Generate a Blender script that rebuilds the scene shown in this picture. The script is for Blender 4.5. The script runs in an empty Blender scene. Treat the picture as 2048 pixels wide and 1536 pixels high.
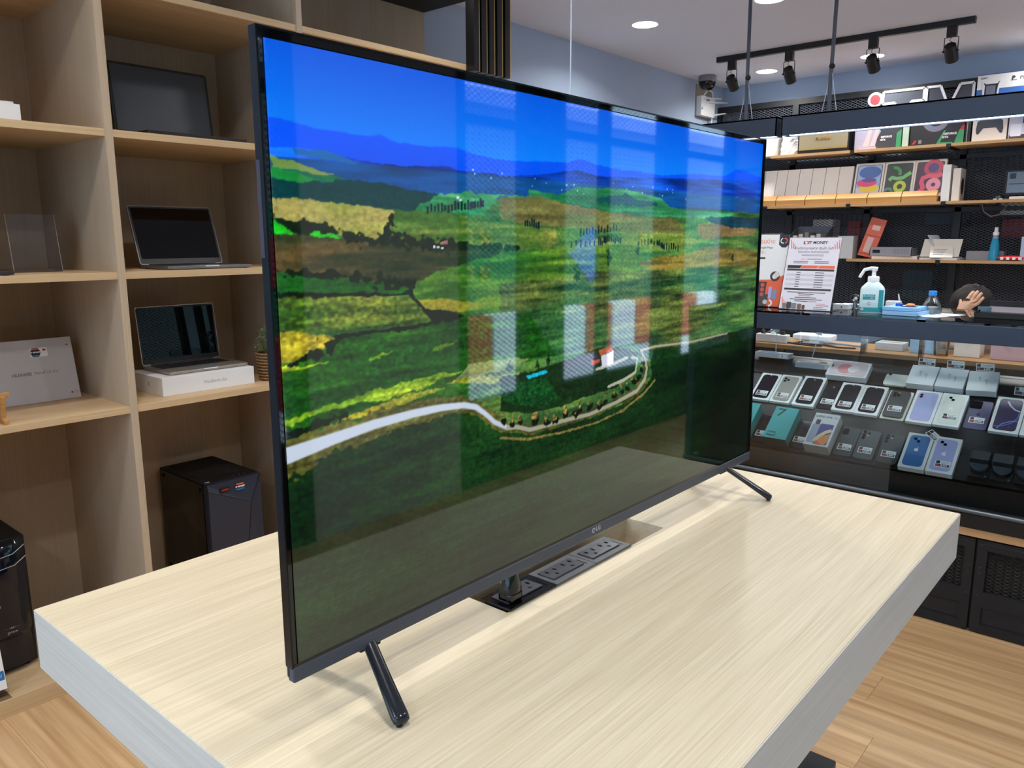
import bpy, math, random
import numpy as np
from mathutils import Matrix, Vector

SKY = 8.0        # overcast daylight
DOWNW = 5.0      # W per downlight
SPOTW = 4.0
BAR = 11.0
SCREEN = 0.64
EXPO = 0.64

# ---------------------------------------------------------------- camera, world, lights, exposure
scene = bpy.context.scene
COL = scene.collection
PI = math.pi
random.seed(7)

CAM = Vector((-0.3792, -0.3106, 1.4192))
YAW, PITCH, ROLL = 0.71024, -0.18278, -0.00227
fwd = Vector((math.cos(YAW) * math.cos(PITCH), math.sin(YAW) * math.cos(PITCH), math.sin(PITCH)))
rgt = fwd.cross(Vector((0, 0, 1))).normalized()
upv = rgt.cross(fwd)
r2 = math.cos(ROLL) * rgt + math.sin(ROLL) * upv
u2 = -math.sin(ROLL) * rgt + math.cos(ROLL) * upv
cam_data = bpy.data.cameras.new('camera')
cam_data.sensor_width = 36
cam_data.lens = 1570.05 / 2048 * 36
cam_data.clip_start = 0.02
cam_data.clip_end = 200
cam = bpy.data.objects.new('camera', cam_data)
COL.objects.link(cam)
cam.matrix_world = Matrix(((r2.x, u2.x, -fwd.x, CAM.x), (r2.y, u2.y, -fwd.y, CAM.y), (r2.z, u2.z, -fwd.z, CAM.z), (0, 0, 0, 1)))
scene.camera = cam

world = bpy.data.worlds.new('sky')
scene.world = world
world.use_nodes = True
bg = world.node_tree.nodes['Background']
bg.inputs['Color'].default_value = (0.58, 0.77, 1.0, 1)
bg.inputs['Strength'].default_value = SKY

vs = scene.view_settings
vs.view_transform = 'Standard'
vs.look = 'None'
vs.exposure = EXPO
vs.gamma = 1
vs.use_curve_mapping = False
scene.cycles.use_denoising = True
scene.cycles.max_bounces = 8
scene.cycles.transparent_max_bounces = 16
scene.cycles.sample_clamp_indirect = 6
scene.cycles.caustics_reflective = False
scene.cycles.caustics_refractive = False
try:
    scene.cycles.denoiser = 'OPENIMAGEDENOISE'
except Exception:
    pass

CEIL = 2.65
DOWN_X = (-1.43, 0.32, 2.07, 3.83, 5.56)
DOWN_Y = (2.28, 1.53, 0.40, -0.72)

def lamp(name, kind, loc, power, color=(1, 1, 1), target=None, **kw):
    d = bpy.data.lights.new(name, kind)
    d.energy = power
    d.color = color
    for k, v in kw.items():
        setattr(d, k, v)
    o = bpy.data.objects.new(name, d)
    COL.objects.link(o)
    o.location = loc
    if target is not None:
        o.rotation_euler = (Vector(target) - Vector(loc)).to_track_quat('-Z', 'Y').to_euler()
    return o

for dx in DOWN_X:
    for dy in DOWN_Y:
        lamp('downlight_lamp', 'AREA', (dx, dy, CEIL - 0.02), DOWNW * {2.28: 1.0, 1.53: 1.1, 0.40: 1.0, -0.72: 1.0}[dy] * (0.85 if 0 < dx < 1 else 1.0), (1.0, 0.975, 0.94), shape='DISK', size=0.13, spread=math.radians(150))

# ---------------------------------------------------------------- helpers
def tag(o, label=None, cat=None, group=None, kind=None):
    if label: o['label'] = label
    if cat: o['category'] = cat
    if group: o['group'] = group
    if kind: o['kind'] = kind
    return o

def thing(name, label, cat, loc=(0, 0, 0), rz=0.0, group=None, M=None):
    o = bpy.data.objects.new(name, None)
    o.empty_display_size = 0.05
    COL.objects.link(o)
    if M is not None:
        o.matrix_world = M
    else:
        o.location = loc
        o.rotation_euler = (0, 0, rz)
    return tag(o, label, cat, group)

def face(y=0.0, cx=0.0, cz=0.0, rot=0.0):
    """drawing plane whose normal is -Y: local x -> x, local y -> z, local z -> -y"""
    return Matrix(((1, 0, 0, cx), (0, 0, -1, y), (0, 1, 0, cz), (0, 0, 0, 1))) @ Matrix.Rotation(rot, 4, 'Z')

def T(x=0, y=0, z=0, rx=0, ry=0, rz=0):
    return Matrix.Translation((x, y, z)) @ Matrix.Rotation(rz, 4, 'Z') @ Matrix.Rotation(ry, 4, 'Y') @ Matrix.Rotation(rx, 4, 'X')

class MB:
    def __init__(s):
        s.v = []
        s.f = []
    def add(s, vs_, fs, M=None):
        o = len(s.v)
        if M is not None:
            vs_ = [tuple(M @ Vector(p)) for p in vs_]
        s.v += [tuple(p) for p in vs_]
        s.f += [tuple(i + o for i in f) for f in fs]
        return s
    def box(s, x0, x1, y0, y1, z0, z1, M=None):
        v = [(x0, y0, z0), (x1, y0, z0), (x1, y1, z0), (x0, y1, z0), (x0, y0, z1), (x1, y0, z1), (x1, y1, z1), (x0, y1, z1)]
        return s.add(v, [(0, 3, 2, 1), (4, 5, 6, 7), (0, 1, 5, 4), (1, 2, 6, 5), (2, 3, 7, 6), (3, 0, 4, 7)], M)
    def prism(s, poly, z0, z1, M=None):
        a = sum(poly[i][0] * poly[(i + 1) % len(poly)][1] - poly[(i + 1) % len(poly)][0] * poly[i][1] for i in range(len(poly)))
        if a < 0: poly = poly[::-1]
        n = len(poly)
        v = [(x, y, z0) for x, y in poly] + [(x, y, z1) for x, y in poly]
        f = [tuple(range(n))[::-1], tuple(range(n, 2 * n))] + [(i, (i + 1) % n, n + (i + 1) % n, n + i) for i in range(n)]
        return s.add(v, f, M)
    def rrect(s, w, h, r, z0, z1, cx=0, cy=0, n=4, M=None):
        r = min(r, w / 2 - 1e-5, h / 2 - 1e-5)
        p = []
        for (sx, sy, a0) in ((1, -1, -90), (1, 1, 0), (-1, 1, 90), (-1, -1, 180)):
            for k in range(n + 1):
                a = math.radians(a0 + 90 * k / n)
                p.append((cx + sx * (w / 2 - r) + r * math.cos(a), cy + sy * (h / 2 - r) + r * math.sin(a)))
        return s.prism(p, z0, z1, M)
    def disc(s, r, z0, z1, cx=0, cy=0, n=20, M=None, ry=None):
        ry = ry or r
        return s.prism([(cx + r * math.cos(2 * PI * k / n), cy + ry * math.sin(2 * PI * k / n)) for k in range(n)], z0, z1, M)
    def ring(s, r0, r1, z0, z1, a0=0, a1=360, cx=0, cy=0, n=24, M=None):
        full = abs(a1 - a0) >= 360
        for k in range(n):
            t0, t1 = math.radians(a0 + (a1 - a0) * k / n), math.radians(a0 + (a1 - a0) * (k + 1) / n)
            q = [(cx + r * math.cos(t), cy + r * math.sin(t)) for r, t in ((r0, t0), (r1, t0), (r1, t1), (r0, t1))]
            v = [(x, y, z0) for x, y in q] + [(x, y, z1) for x, y in q]
            f = [(0, 3, 2, 1), (4, 5, 6, 7), (1, 2, 6, 5), (3, 0, 4, 7)]
            if not full and k == 0: f.append((0, 1, 5, 4))
            if not full and k == n - 1: f.append((2, 3, 7, 6))
            s.add(v, f, M)
        return s
    def ribbon(s, pts, w, z0, z1, M=None):
        """flat stroke along a 2D path"""
        L, R_ = [], []
        for i, p in enumerate(pts):
            a = pts[max(i - 1, 0)]; b = pts[min(i + 1, len(pts) - 1)]
            d = Vector((b[0] - a[0], b[1] - a[1])); d.normalize()
            ww = w[i] if isinstance(w, (list, tuple)) else w
            L.append((p[0] - d.y * ww / 2, p[1] + d.x * ww / 2)); R_.append((p[0] + d.y * ww / 2, p[1] - d.x * ww / 2))
        for i in range(len(pts) - 1):
            s.prism([R_[i], R_[i + 1], L[i + 1], L[i]], z0, z1, M)
        return s
    def cyl(s, p0, p1, r0, r1=None, n=16, M=None):
        return s.tube([p0, p1], [r0, r0 if r1 is None else r1], n, M)
    def tube(s, pts, r, n=8, M=None, flat=1.0):
        pts = [Vector(p) for p in pts]
        rs = r if isinstance(r, (list, tuple)) else [r] * len(pts)
        v, f = [], []
        prev = None
        for i, p in enumerate(pts):
            d = (pts[min(i + 1, len(pts) - 1)] - pts[max(i - 1, 0)]).normalized()
            if prev is None:
                a = Vector((0, 0, 1)) if abs(d.z) < 0.9 else Vector((1, 0, 0))
                e1 = d.cross(a).normalized()
            else:
                e1 = (prev - d * prev.dot(d)).normalized()
            prev = e1
            e2 = d.cross(e1)
            for k in range(n):
                t = 2 * PI * k / n
                v.append(tuple(p + e1 * rs[i] * math.cos(t) + e2 * rs[i] * flat * math.sin(t)))
        for i in range(len(pts) - 1):
            for k in range(n):
                f.append((i * n + k, i * n + (k + 1) % n, (i + 1) * n + (k + 1) % n, (i + 1) * n + k))
        f.append(tuple(range(n))[::-1])
        f.append(tuple(range((len(pts) - 1) * n, len(pts) * n)))
        return s.add(v, f, M)
    def lathe(s, prof, n=24, M=None):
        v, f = [], []
        for r, z in prof:
            for k in range(n):
                v.append((r * math.cos(2 * PI * k / n), r * math.sin(2 * PI * k / n), z))
        for i in range(len(prof) - 1):
            for k in range(n):
                f.append((i * n + k, i * n + (k + 1) % n, (i + 1) * n + (k + 1) % n, (i + 1) * n + k))
        f.append(tuple(range(n))[::-1])
        f.append(tuple(range((len(prof) - 1) * n, len(prof) * n)))
        return s.add(v, f, M)
    def sph(s, c, r, n=16, m=10, sc=(1, 1, 1), M=None):
        prof = [(max(1e-4, math.sin(PI * i / m)), -math.cos(PI * i / m)) for i in range(m + 1)]
        MM = Matrix.Translation(c) @ Matrix.Diagonal((r * sc[0], r * sc[1], r * sc[2], 1))
        if M is not None: MM = M @ MM
        return s.lathe(prof, n, MM)
    def build(s, name, mat, parent=None, smooth=False, bevel=0.0, ang=35):
        me = bpy.data.meshes.new(name)
        me.from_pydata(s.v, [], s.f)
        me.materials.append(mat)
        if smooth:
            for p in me.polygons: p.use_smooth = True
            me.set_sharp_from_angle(angle=math.radians(ang))
        me.update()
        o = bpy.data.objects.new(name, me)
        COL.objects.link(o)
        if parent is not None: o.parent = parent
        if bevel:
            b = o.modifiers.new('bevel', 'BEVEL')
            b.width = bevel; b.segments = 2; b.limit_method = 'ANGLE'
        return o

def mesh_obj(name, me, mat, parent=None):
    me.materials.clear(); me.materials.append(mat)
    o = bpy.data.objects.new(name, me)
    COL.objects.link(o)
    if parent is not None: o.parent = parent
    return o

_tc = {}
def text(s, size, mat, parent, M, align='CENTER', name='lettering', depth=0.0004, fat=0.0, sx=1.0):
    key = (s, size, align, depth, fat, sx)
    if key not in _tc:
        c = bpy.data.curves.new('t', 'FONT')
        c.body = s; c.size = size; c.align_x = align; c.align_y = 'CENTER'
        c.extrude = depth; c.offset = fat; c.resolution_u = 2
        ob = bpy.data.objects.new('t', c)
        COL.objects.link(ob)
        dg = bpy.context.evaluated_depsgraph_get()
        me = bpy.data.meshes.new_from_object(ob.evaluated_get(dg))
        bpy.data.objects.remove(ob); bpy.data.curves.remove(c)
        if sx != 1.0: me.transform(Matrix.Diagonal((sx, 1, 1, 1)))
        _tc[key] = me
    me = _tc[key].copy()
    me.transform(M)
    return mesh_obj(name, me, mat, parent)

# ---------------------------------------------------------------- materials
MAT = {}
def s2l(c):
    return tuple(((x / 255) / 12.92 if x <= 10 else (((x / 255) + 0.055) / 1.055) ** 2.4) for x in c)
def mat(name, rgb, rough=0.5, metal=0.0, spec=0.5, emit=None, noise=0.0, nscale=40, bump=0.0):
    if name in MAT: return MAT[name]
    m = bpy.data.materials.new(name); m.use_nodes = True
    nt = m.node_tree; b = nt.nodes['Principled BSDF']
    lin = s2l(rgb)
    b.inputs['Base Color'].default_value = (*lin, 1)
    b.inputs['Roughness'].default_value = rough
    b.inputs['Metallic'].default_value = metal
    b.inputs['Specular IOR Level'].default_value = spec
    if emit:
        b.inputs['Emission Color'].default_value = (*s2l(emit[0]), 1)
        b.inputs['Emission Strength'].default_value = emit[1]
    if noise or bump:
        tx = nt.nodes.new('ShaderNodeTexNoise'); tx.inputs['Scale'].default_value = nscale
        g = nt.nodes.new('ShaderNodeNewGeometry'); nt.links.new(g.outputs['Position'], tx.inputs['Vector'])
        if noise:
            mr = nt.nodes.new('ShaderNodeMapRange')
            mr.inputs['To Min'].default_value = 1 - noise; mr.inputs['To Max'].default_value = 1 + noise
            nt.links.new(tx.outputs['Fac'], mr.inputs['Value'])
            mx = nt.nodes.new('ShaderNodeVectorMath'); mx.operation = 'SCALE'
            mx.inputs[0].default_value = lin
            nt.links.new(mr.outputs['Result'], mx.inputs['Scale'])
            nt.links.new(mx.outputs['Vector'], b.inputs['Base Color'])
        if bump:
            bp = nt.nodes.new('ShaderNodeBump'); bp.inputs['Strength'].default_value = bump; bp.inputs['Distance'].default_value = 0.002
            nt.links.new(tx.outputs['Fac'], bp.inputs['Height']); nt.links.new(bp.outputs['Normal'], b.inputs['Normal'])
    MAT[name] = m
    return m

def wood(name, dark, light, axis='X', fine=90, along=2.2, broad=9, rough=0.42, contrast=1.0, per_object=False, spec=0.35):
    """oak-like procedural grain running along one world axis"""
    m = bpy.data.materials.new(name); m.use_nodes = True
    nt = m.node_tree; N = nt.nodes.new; L = nt.links.new
    b = nt.nodes['Principled BSDF']; b.inputs['Roughness'].default_value = rough; b.inputs['Specular IOR Level'].default_value = spec
    g = N('ShaderNodeNewGeometry')
    src = g.outputs['Position']
    if per_object:
        oi = N('ShaderNodeObjectInfo'); ad = N('ShaderNodeVectorMath'); ad.operation = 'MULTIPLY_ADD'
        cb = N('ShaderNodeCombineXYZ')
        for i in range(3): L(oi.outputs['Random'], cb.inputs[i])
        ad.inputs[1].default_value = (37, 91, 53)
        L(cb.outputs[0], ad.inputs[0]); L(src, ad.inputs[2]); src = ad.outputs[0]
    def layer(sa, sc, detail, dist):
        mp = N('ShaderNodeMapping')
        sv = [sc, sc, sc]; sv['XYZ'.index(axis)] = sa
        mp.inputs['Scale'].default_value = sv
        tx = N('ShaderNodeTexNoise'); tx.inputs['Scale'].default_value = 1; tx.inputs['Detail'].default_value = detail
        tx.inputs['Distortion'].default_value = dist
        L(src, mp.inputs['Vector']); L(mp.outputs[0], tx.inputs['Vector'])
        return tx.outputs['Fac']
    a = layer(along, fine, 3, 0.2); c = layer(along * 0.45, broad, 2, 0.6)
    mx = N('ShaderNodeMath'); mx.operation = 'MULTIPLY_ADD'; mx.inputs[1].default_value = 0.62
    ml = N('ShaderNodeMath'); ml.operation = 'MULTIPLY'; ml.inputs[1].default_value = 0.38
    L(c, ml.inputs[0]); L(a, mx.inputs[0]); L(ml.outputs[0], mx.inputs[2])
    mr = N('ShaderNodeMapRange'); w = 0.16 / contrast
    mr.inputs['From Min'].default_value = 0.5 - w; mr.inputs['From Max'].default_value = 0.5 + w
    L(mx.outputs[0], mr.inputs['Value'])
    mc = N('ShaderNodeMix'); mc.data_type = 'RGBA'
    mc.inputs[6].default_value = (*s2l(dark), 1); mc.inputs[7].default_value = (*s2l(light), 1)
    L(mr.outputs[0], mc.inputs[0])
    out = mc.outputs[2]
    if per_object:
        hs = N('ShaderNodeHueSaturation'); vr = N('ShaderNodeMapRange')
        vr.inputs['To Min'].default_value = 0.84; vr.inputs['To Max'].default_value = 1.1
        L(oi.outputs['Random'], vr.inputs['Value']); L(vr.outputs[0], hs.inputs['Value']); L(out, hs.inputs['Color']); out = hs.outputs[0]
    L(out, b.inputs['Base Color'])
    bp = N('ShaderNodeBump'); bp.inputs['Strength'].default_value = 0.12; bp.inputs['Distance'].default_value = 0.001
    L(a, bp.inputs['Height']); L(bp.outputs[0], b.inputs['Normal'])
    MAT[name] = m
    return m

def pane(name, tint=(1, 1, 1), ior=1.45):
    """thin clear sheet: light passes, Fresnel reflects"""
    m = bpy.data.materials.new(name); m.use_nodes = True
    nt = m.node_tree; N = nt.nodes.new; L = nt.links.new
    nt.nodes.remove(nt.nodes['Principled BSDF'])
    tr = N('ShaderNodeBsdfTransparent'); tr.inputs[0].default_value = (*tint, 1)
    gl = N('ShaderNodeBsdfGlossy'); gl.inputs['Roughness'].default_value = 0.01
    fr = N('ShaderNodeFresnel'); fr.inputs[0].default_value = ior
    mx = N('ShaderNodeMixShader')
    L(fr.outputs[0], mx.inputs[0]); L(tr.outputs[0], mx.inputs[1]); L(gl.outputs[0], mx.inputs[2])
    L(mx.outputs[0], nt.nodes['Material Output'].inputs[0])
    MAT[name] = m
    return m

oak_top = wood('oak_table_top', (204, 188, 156), (230, 215, 186), 'X', 360, 4.5, 44, 0.38, 0.95)
oak_side = wood('oak_edge_y', (196, 190, 180), (218, 213, 204), 'Y', 260, 2.6, 24, 0.45, 0.7)
oak_z = wood('oak_panel_vertical', (184, 162, 136), (206, 186, 160), 'Z', 260, 2.2, 12, 0.38, 0.7)
oak_x = wood('oak_board_horizontal', (196, 164, 124), (222, 192, 150), 'X', 260, 2.2, 12, 0.5, 0.8)
oak_y = wood('oak_strip_y', (176, 138, 96), (205, 168, 122), 'Y', 120, 2.2, 12, 0.5, 0.8)
floor_wood = wood('vinyl_plank', (164, 124, 84), (218, 182, 136), 'Y', 46, 1.6, 10, 0.4, 0.8, per_object=True)
walnut = wood('dark_walnut', (22, 20, 20), (38, 34, 33), 'Y', 120, 2.2, 14, 0.3, 0.8)
pine = wood('honey_pine', (178, 126, 70), (206, 156, 94), 'Y', 80, 3, 12, 0.5, 0.8)
pine2 = wood('desk_pine', (160, 112, 66), (190, 140, 90), 'Y', 80, 3, 12, 0.5, 0.8)

white = mat('white_card', (236, 236, 236), 0.5)
white2 = mat('white_card_warm', (226, 216, 208), 0.55)
white3 = mat('white_plastic', (240, 240, 242), 0.35)
black = mat('black_satin', (14, 15, 18), 0.4)
blackm = mat('black_matte', (20, 21, 24), 0.7)
blackg = mat('black_gloss', (8, 9, 12), 0.06)
navy = mat('navy_black_metal', (34, 46, 66), 0.4)
navyg = mat('blue_black_plastic', (22, 30, 48), 0.25)
silver = mat('aluminium', (168, 166, 164), 0.35, 0.85)
dgrey = mat('dark_grey', (58, 60, 64), 0.5)
mgrey = mat('mid_grey', (128, 130, 134), 0.5)
lgrey = mat('light_grey', (196, 198, 202), 0.5)
red = mat('signal_red', (190, 36, 44), 0.5)
orange = mat('print_orange', (232, 104, 66), 0.5)
gold = mat('brass', (196, 164, 96), 0.35, 0.8)
teal = mat('teal_card', (62, 190, 190), 0.4)
ink = mat('print_ink', (34, 36, 42), 0.6)
inkg = mat('print_grey', (132, 134, 140), 0.6)
blue = mat('print_blue', (54, 112, 176), 0.4)
skyb = mat('tissue_blue', (150, 196, 236), 0.5)
purple = mat('phone_purple', (92, 86, 118), 0.25)
lilac = mat('phone_lilac', (176, 178, 226), 0.3)
cream = mat('phone_cream', (226, 226, 214), 0.35)
graphite = mat('phone_graphite', (66, 72, 76), 0.22)
titan = mat('phone_titanium', (142, 138, 128), 0.32)
phoneblk = mat('phone_black_glass', (16, 24, 38), 0.06)
clear = pane('acrylic_clear', (0.93, 0.94, 0.95))
glass = pane('glass_clear', (0.93, 0.97, 0.97))
wallgrey = mat('paint_blue_grey', (172, 190, 216), 0.7, noise=0.03, nscale=3)
ceilw = mat('paint_ceiling', (222, 228, 242), 0.8, noise=0.02, nscale=2)
lens_m = mat('lens_glass', (10, 12, 18), 0.03)

# ---------------------------------------------------------------- setting
def struct(name, mb, m, parent=None, label=None, **kw):
    o = mb.build(name, m, parent, **kw)
    if parent is None: o['kind'] = 'structure'
    if label: o['label'] = label
    return o

X0, X1, Y0, Y1 = -2.6, 6.6, -1.9, 2.84
fl = struct('floor', MB().box(X0, X1, Y0 - 0.1, Y1 + 0.1, -0.06, -0.004), blackm)
pw, pl = 0.178, 1.24
pm = bpy.data.meshes.new('plank')
_b = MB().box(0, pw - 0.0008, 0, pl - 0.0008, -0.004, 0.0)
pm.from_pydata(_b.v, [], _b.f); pm.materials.append(floor_wood)
ix = 0
x = X0
while x < 6.0:
    off = (ix * 0.47) % 1.0
    y = Y0 - off * pl
    while y < Y1:
        o = bpy.data.objects.new('plank', pm); COL.objects.link(o); o.parent = fl
        o.location = (x, y, 0)
        y += pl
    x += pw; ix += 1

ce = MB()
ce.box(X0, X1, Y0 - 0.1, Y1 + 0.1, CEIL, CEIL + 0.08)
struct('ceiling', ce, ceilw)
struct('wall_left', MB().box(X0, X1, Y1, Y1 + 0.1, 0, CEIL), wallgrey)
struct('wall_near', MB().box(X0 - 0.1, X0, Y0, Y1, 0, 0.3).box(X0 - 0.1, X0, Y0, Y1, 2.55, CEIL), mat('paint_white', (222, 224, 228), 0.7, noise=0.02, nscale=3))
struct('window_1', MB().box(X0 - 0.055, X0 - 0.045, Y0, Y1, 0.3, 2.55), glass)
for wy in (-1.88, -0.7, 0.48, 1.66, 2.80):
    struct('trim_1', MB().box(X0 - 0.09, X0 - 0.01, wy - 0.03, wy + 0.03, 0.3, 2.55), blackm)
struct('wall_back', MB().box(6.0, 6.06, Y0, Y1, 2.485, CEIL), wallgrey)
struct('wall_storage', MB().box(6.52, 6.6, Y0, Y1, 0, CEIL), mat('storage_dark', (34, 36, 42), 0.8))

# storefront on the street side: posts, glass, expanded metal, low wall
def exp_mesh(w, h, px, pz, sw, dep=0.004):
    """expanded metal sheet in the XZ plane (front -Y), flat strands"""
    nx = max(2, int(w / px)); nz = max(2, int(h / pz))
    xs = np.arange(nx * 2 + 1) * (w / (nx * 2))
    V, F = [], []
    dz = h / nz; ii = np.arange(nx * 2 + 1)
    for r in range(nz):
        for ph in (0, 1):
            base = np.where(ii % 2 == 0, r * dz + (dz if ph else 0.0), r * dz + dz / 2)
            o = len(V)
            for i in ii:
                t = dep if i % 2 else 0.0
                V.append((xs[i], -t, base[i] - sw / 2)); V.append((xs[i], -t * 0.3, base[i] + sw / 2))
            for i in range(nx * 2):
                F.append((o + 2 * i, o + 2 * i + 2, o + 2 * i + 3, o + 2 * i + 1))
    return V, F

def mesh_panel(name, x0, x1, z0, z1, M, m, parent, px=0.045, pz=0.026, sw=0.007):
    V, F = exp_mesh(x1 - x0, z1 - z0, px, pz, sw)
    b = MB(); b.add([(a + x0, b_, c + z0) for a, b_, c in V], F, M)
    o = b.build(name, m, parent)
    o['kind'] = 'stuff'
    return o

steel = mat('black_steel_frame', (26, 28, 32), 0.45)
front = thing('storefront_screen', 'black storefront frame with mesh panels and glass strips facing the street', 'storefront', (0, Y0, 0))
FLIP = Matrix.Rotation(PI, 4, 'Z')
posts = [(-2.6, -2.5), (-1.7, -1.64), (-0.8, -0.74), (0.1, 0.16), (0.95, 1.01), (1.62, 1.70), (2.70, 2.76), (3.26, 3.31), (3.45, 3.50), (3.59, 3.65), (4.10, 4.15), (4.84, 4.90), (4.97, 5.04), (5.13, 5.20), (5.95, 6.02)]
for a, b in posts:
    MB().box(a, b, -0.04, 0.04, 0.0, CEIL - 0.001).build('post', steel, front)
MB().box(6.02, 6.58, -0.03, 0.03, 0, CEIL - 0.001).build('solid_panel', mat('panel_grey', (196, 197, 200), 0.6), front)
MB().box(1.70, 2.70, -0.03, 0.03, 0, CEIL - 0.001).build('solid_panel', mat('panel_grey', (196, 197, 200), 0.6), front)
for z0, z1 in ((2.03, 2.08), (0.0, 0.5), (2.58, CEIL - 0.002)):
    MB().box(-2.5, 1.62, -0.03, 0.03, z0, z1).build('rail', steel, front)
    MB().box(2.76, 5.95, -0.03, 0.03, z0, z1).build('rail', steel, front)
for a, b in ((-2.5, -1.7), (-1.64, -0.8), (-0.74, 0.1), (0.16, 0.95), (1.01, 1.62), (2.76, 3.26), (3.65, 4.10), (4.15, 4.84), (5.20, 5.95)):
    for z0, z1 in ((0.5, 2.03), (2.08, 2.58)):
        mesh_panel('mesh', a, b, z0, z1, Matrix.Translation((0, 0.02, 0)), steel, front, 0.05, 0.03, 0.006)
for a, b in ((3.31, 3.45), (3.50, 3.59), (4.90, 4.97), (5.04, 5.13)):
    for z0, z1 in ((0.5, 2.03), (2.08, 2.58)):
        MB().box(a, b, -0.003, 0.003, z0, z1).build('glass_pane', glass, front)

# the street outside, seen only mirrored in the screen
struct('ground_street', MB().box(-16, 22, -20, 14, -0.2, -0.1), mat('asphalt', (196, 197, 200), 0.9, noise=0.15, nscale=6))
aw = MB().box(-2.6, 6.0, -3.3, Y0 - 0.11, 2.62, 2.68).build('street_awning', steel)
tag(aw, 'dark flat awning above the storefront outside', 'awning')
for i in range(16):
    o = MB().box(2.0 + i * 0.62, 2.0 + i * 0.62 + 0.6, -5.1, -4.9, -0.1, 0.55).build('kerb_block', white if i % 2 else red, None, bevel=0.02)
    tag(o, ('white' if i % 2 else 'red') + ' painted kerb block along the street outside', 'kerb block', 'painted kerb blocks along the street')
hb = thing('street_hoarding', 'green street hoarding with yellow lettering and red oval across the road', 'hoarding', (0, -5.6, 0))
MB().box(1.5, 13, 0, 0.1, -0.1, 1.75).build('board', mat('hoarding_green', (30, 120, 86), 0.6), hb)
MB().disc(0.9, 0, 0.02, 4.6, 1.2, ry=0.42, M=Matrix(((1, 0, 0, 0), (0, 0, 1, 0.1), (0, 1, 0, 0), (0, 0, 0, 1)))).build('oval_badge', mat('badge_red', (178, 40, 58), 0.5), hb)
MB().prism([(8.6, 1.2), (9.1, 1.6), (9.6, 1.2), (9.1, 0.8)], 0, 0.02, M=Matrix(((1, 0, 0, 0), (0, 0, 1, 0.1), (0, 1, 0, 0), (0, 0, 0, 1)))).build('diamond_badge', mat('badge_blue', (70, 120, 210), 0.5), hb)
for i, (cx, cz) in enumerate(((6.6, 1.45), (6.6, 1.0), (11.2, 1.4))):
    for k in range(4):
        MB().box(cx - 0.75 + k * 0.3, cx - 0.75 + k * 0.3 + 0.06, 0.1, 0.12, cz - 0.10, cz + 0.10).box(cx - 0.75 + k * 0.3, cx - 0.75 + k * 0.3 + 0.18, 0.1, 0.12, cz + 0.05 * (-1) ** k, cz + 0.05 * (-1) ** k + 0.05).box(cx - 0.62 + k * 0.3, cx - 0.57 + k * 0.3, 0.1, 0.12, cz - 0.10, cz + 0.06).build('letter_block', mat('letter_yellow', (190, 180, 84), 0.5), hb)
tr = thing('street_building', 'pale shop building across the street outside', 'building', (0, -9.0, 0))
MB().box(-7.4, 22, 0.6, 1.6, 3.7, 7.5).build('upper_wall', mat('render_upper', (214, 224, 226), 0.8, noise=0.25, nscale=0.8), tr)
MB().box(-7.4, 22, -2, 0, -0.1, 7.5).build('wall', mat('render_pale', (112, 124, 118), 0.8, noise=0.25, nscale=1.2), tr)
for i in range(9):
    MB().box(-8.5 + i * 3, -6.6 + i * 3, -0.02, 0.03, 0.2, 2.2).build('shopfront', mat('shopfront_dark', (50, 66, 70), 0.3), tr)

struct('wall_sky_blocker', MB().box(-10.5, -7.5, -18, 14, -0.1, 7.0), mat('render_warm', (166, 170, 174), 0.8, noise=0.1, nscale=2))  # unseen block added to cut the sky light reaching the near glazing

# downlights in the ceiling
for dx in DOWN_X:
    for dy in DOWN_Y:
        if dx < 2.5 or dy < 1.0: continue
        d = thing('downlight', 'round white recessed downlight glowing in the ceiling', 'downlight', (dx, dy, CEIL), 0, 'recessed ceiling downlights')
        MB().ring(0.074, 0.084, -0.006, 0.0, n=28).build('trim_ring', white3, d)
        MB().disc(0.074, -0.004, 0.0, n=28).build('diffuser', mat('downlight_glow', (255, 255, 255), 0.5, emit=((255, 252, 244), 14)), d)

# ---------------------------------------------------------------- table
TZ, TXL, TYW, TTH = 0.85, 1.4277, 1.0071, 0.099
tb = thing('display_table', 'thick light oak display table carrying the television', 'table')
hx0, hx1, hy0, hy1 = 0.474, 0.952, 0.434, 0.522
def slab_with_hole(x0, x1, y0, y1, z0, z1):
    b = MB()
    O = [(x0, y0), (x1, y0), (x1, y1), (x0, y1)]; H = [(hx0, hy0), (hx1, hy0), (hx1, hy1), (hx0, hy1)]
    v = [(x, y, z) for z in (z0, z1) for x, y in O + H]
    f = []
    for i in range(4):
        j = (i + 1) % 4
        f.append((8 + i, 8 + j, 12 + j, 12 + i)); f.append((i, 4 + i, 4 + j, j))
        f.append((i, j, 8 + j, 8 + i)); f.append((4 + i, 12 + i, 12 + j, 4 + j))
    return b.add(v, f)
slab_with_hole(0.0012, TXL - 0.0012, 0.0012, TYW - 0.0012, TZ - TTH, TZ).build('tabletop', oak_top, tb, bevel=0.0015)
oak_edge_x = wood('oak_edge_x', (196, 190, 182), (218, 213, 206), 'X', 260, 2.6, 24, 0.45, 0.7)
MB().box(0, 0.0012, 0, TYW, TZ - TTH, TZ - 0.0016).build('side_strip', oak_side, tb)  # thin strips on all four sides, greyer oak than the top
MB().box(TXL - 0.0012, TXL, 0, TYW, TZ - TTH, TZ - 0.0016).build('side_strip', oak_side, tb)
MB().box(0, TXL, 0, 0.0012, TZ - TTH, TZ - 0.0016).build('side_strip', oak_edge_x, tb)
MB().box(0, TXL, TYW - 0.0012, TYW, TZ - TTH, TZ - 0.0016).build('side_strip', oak_edge_x, tb)
tray = MB()
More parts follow.
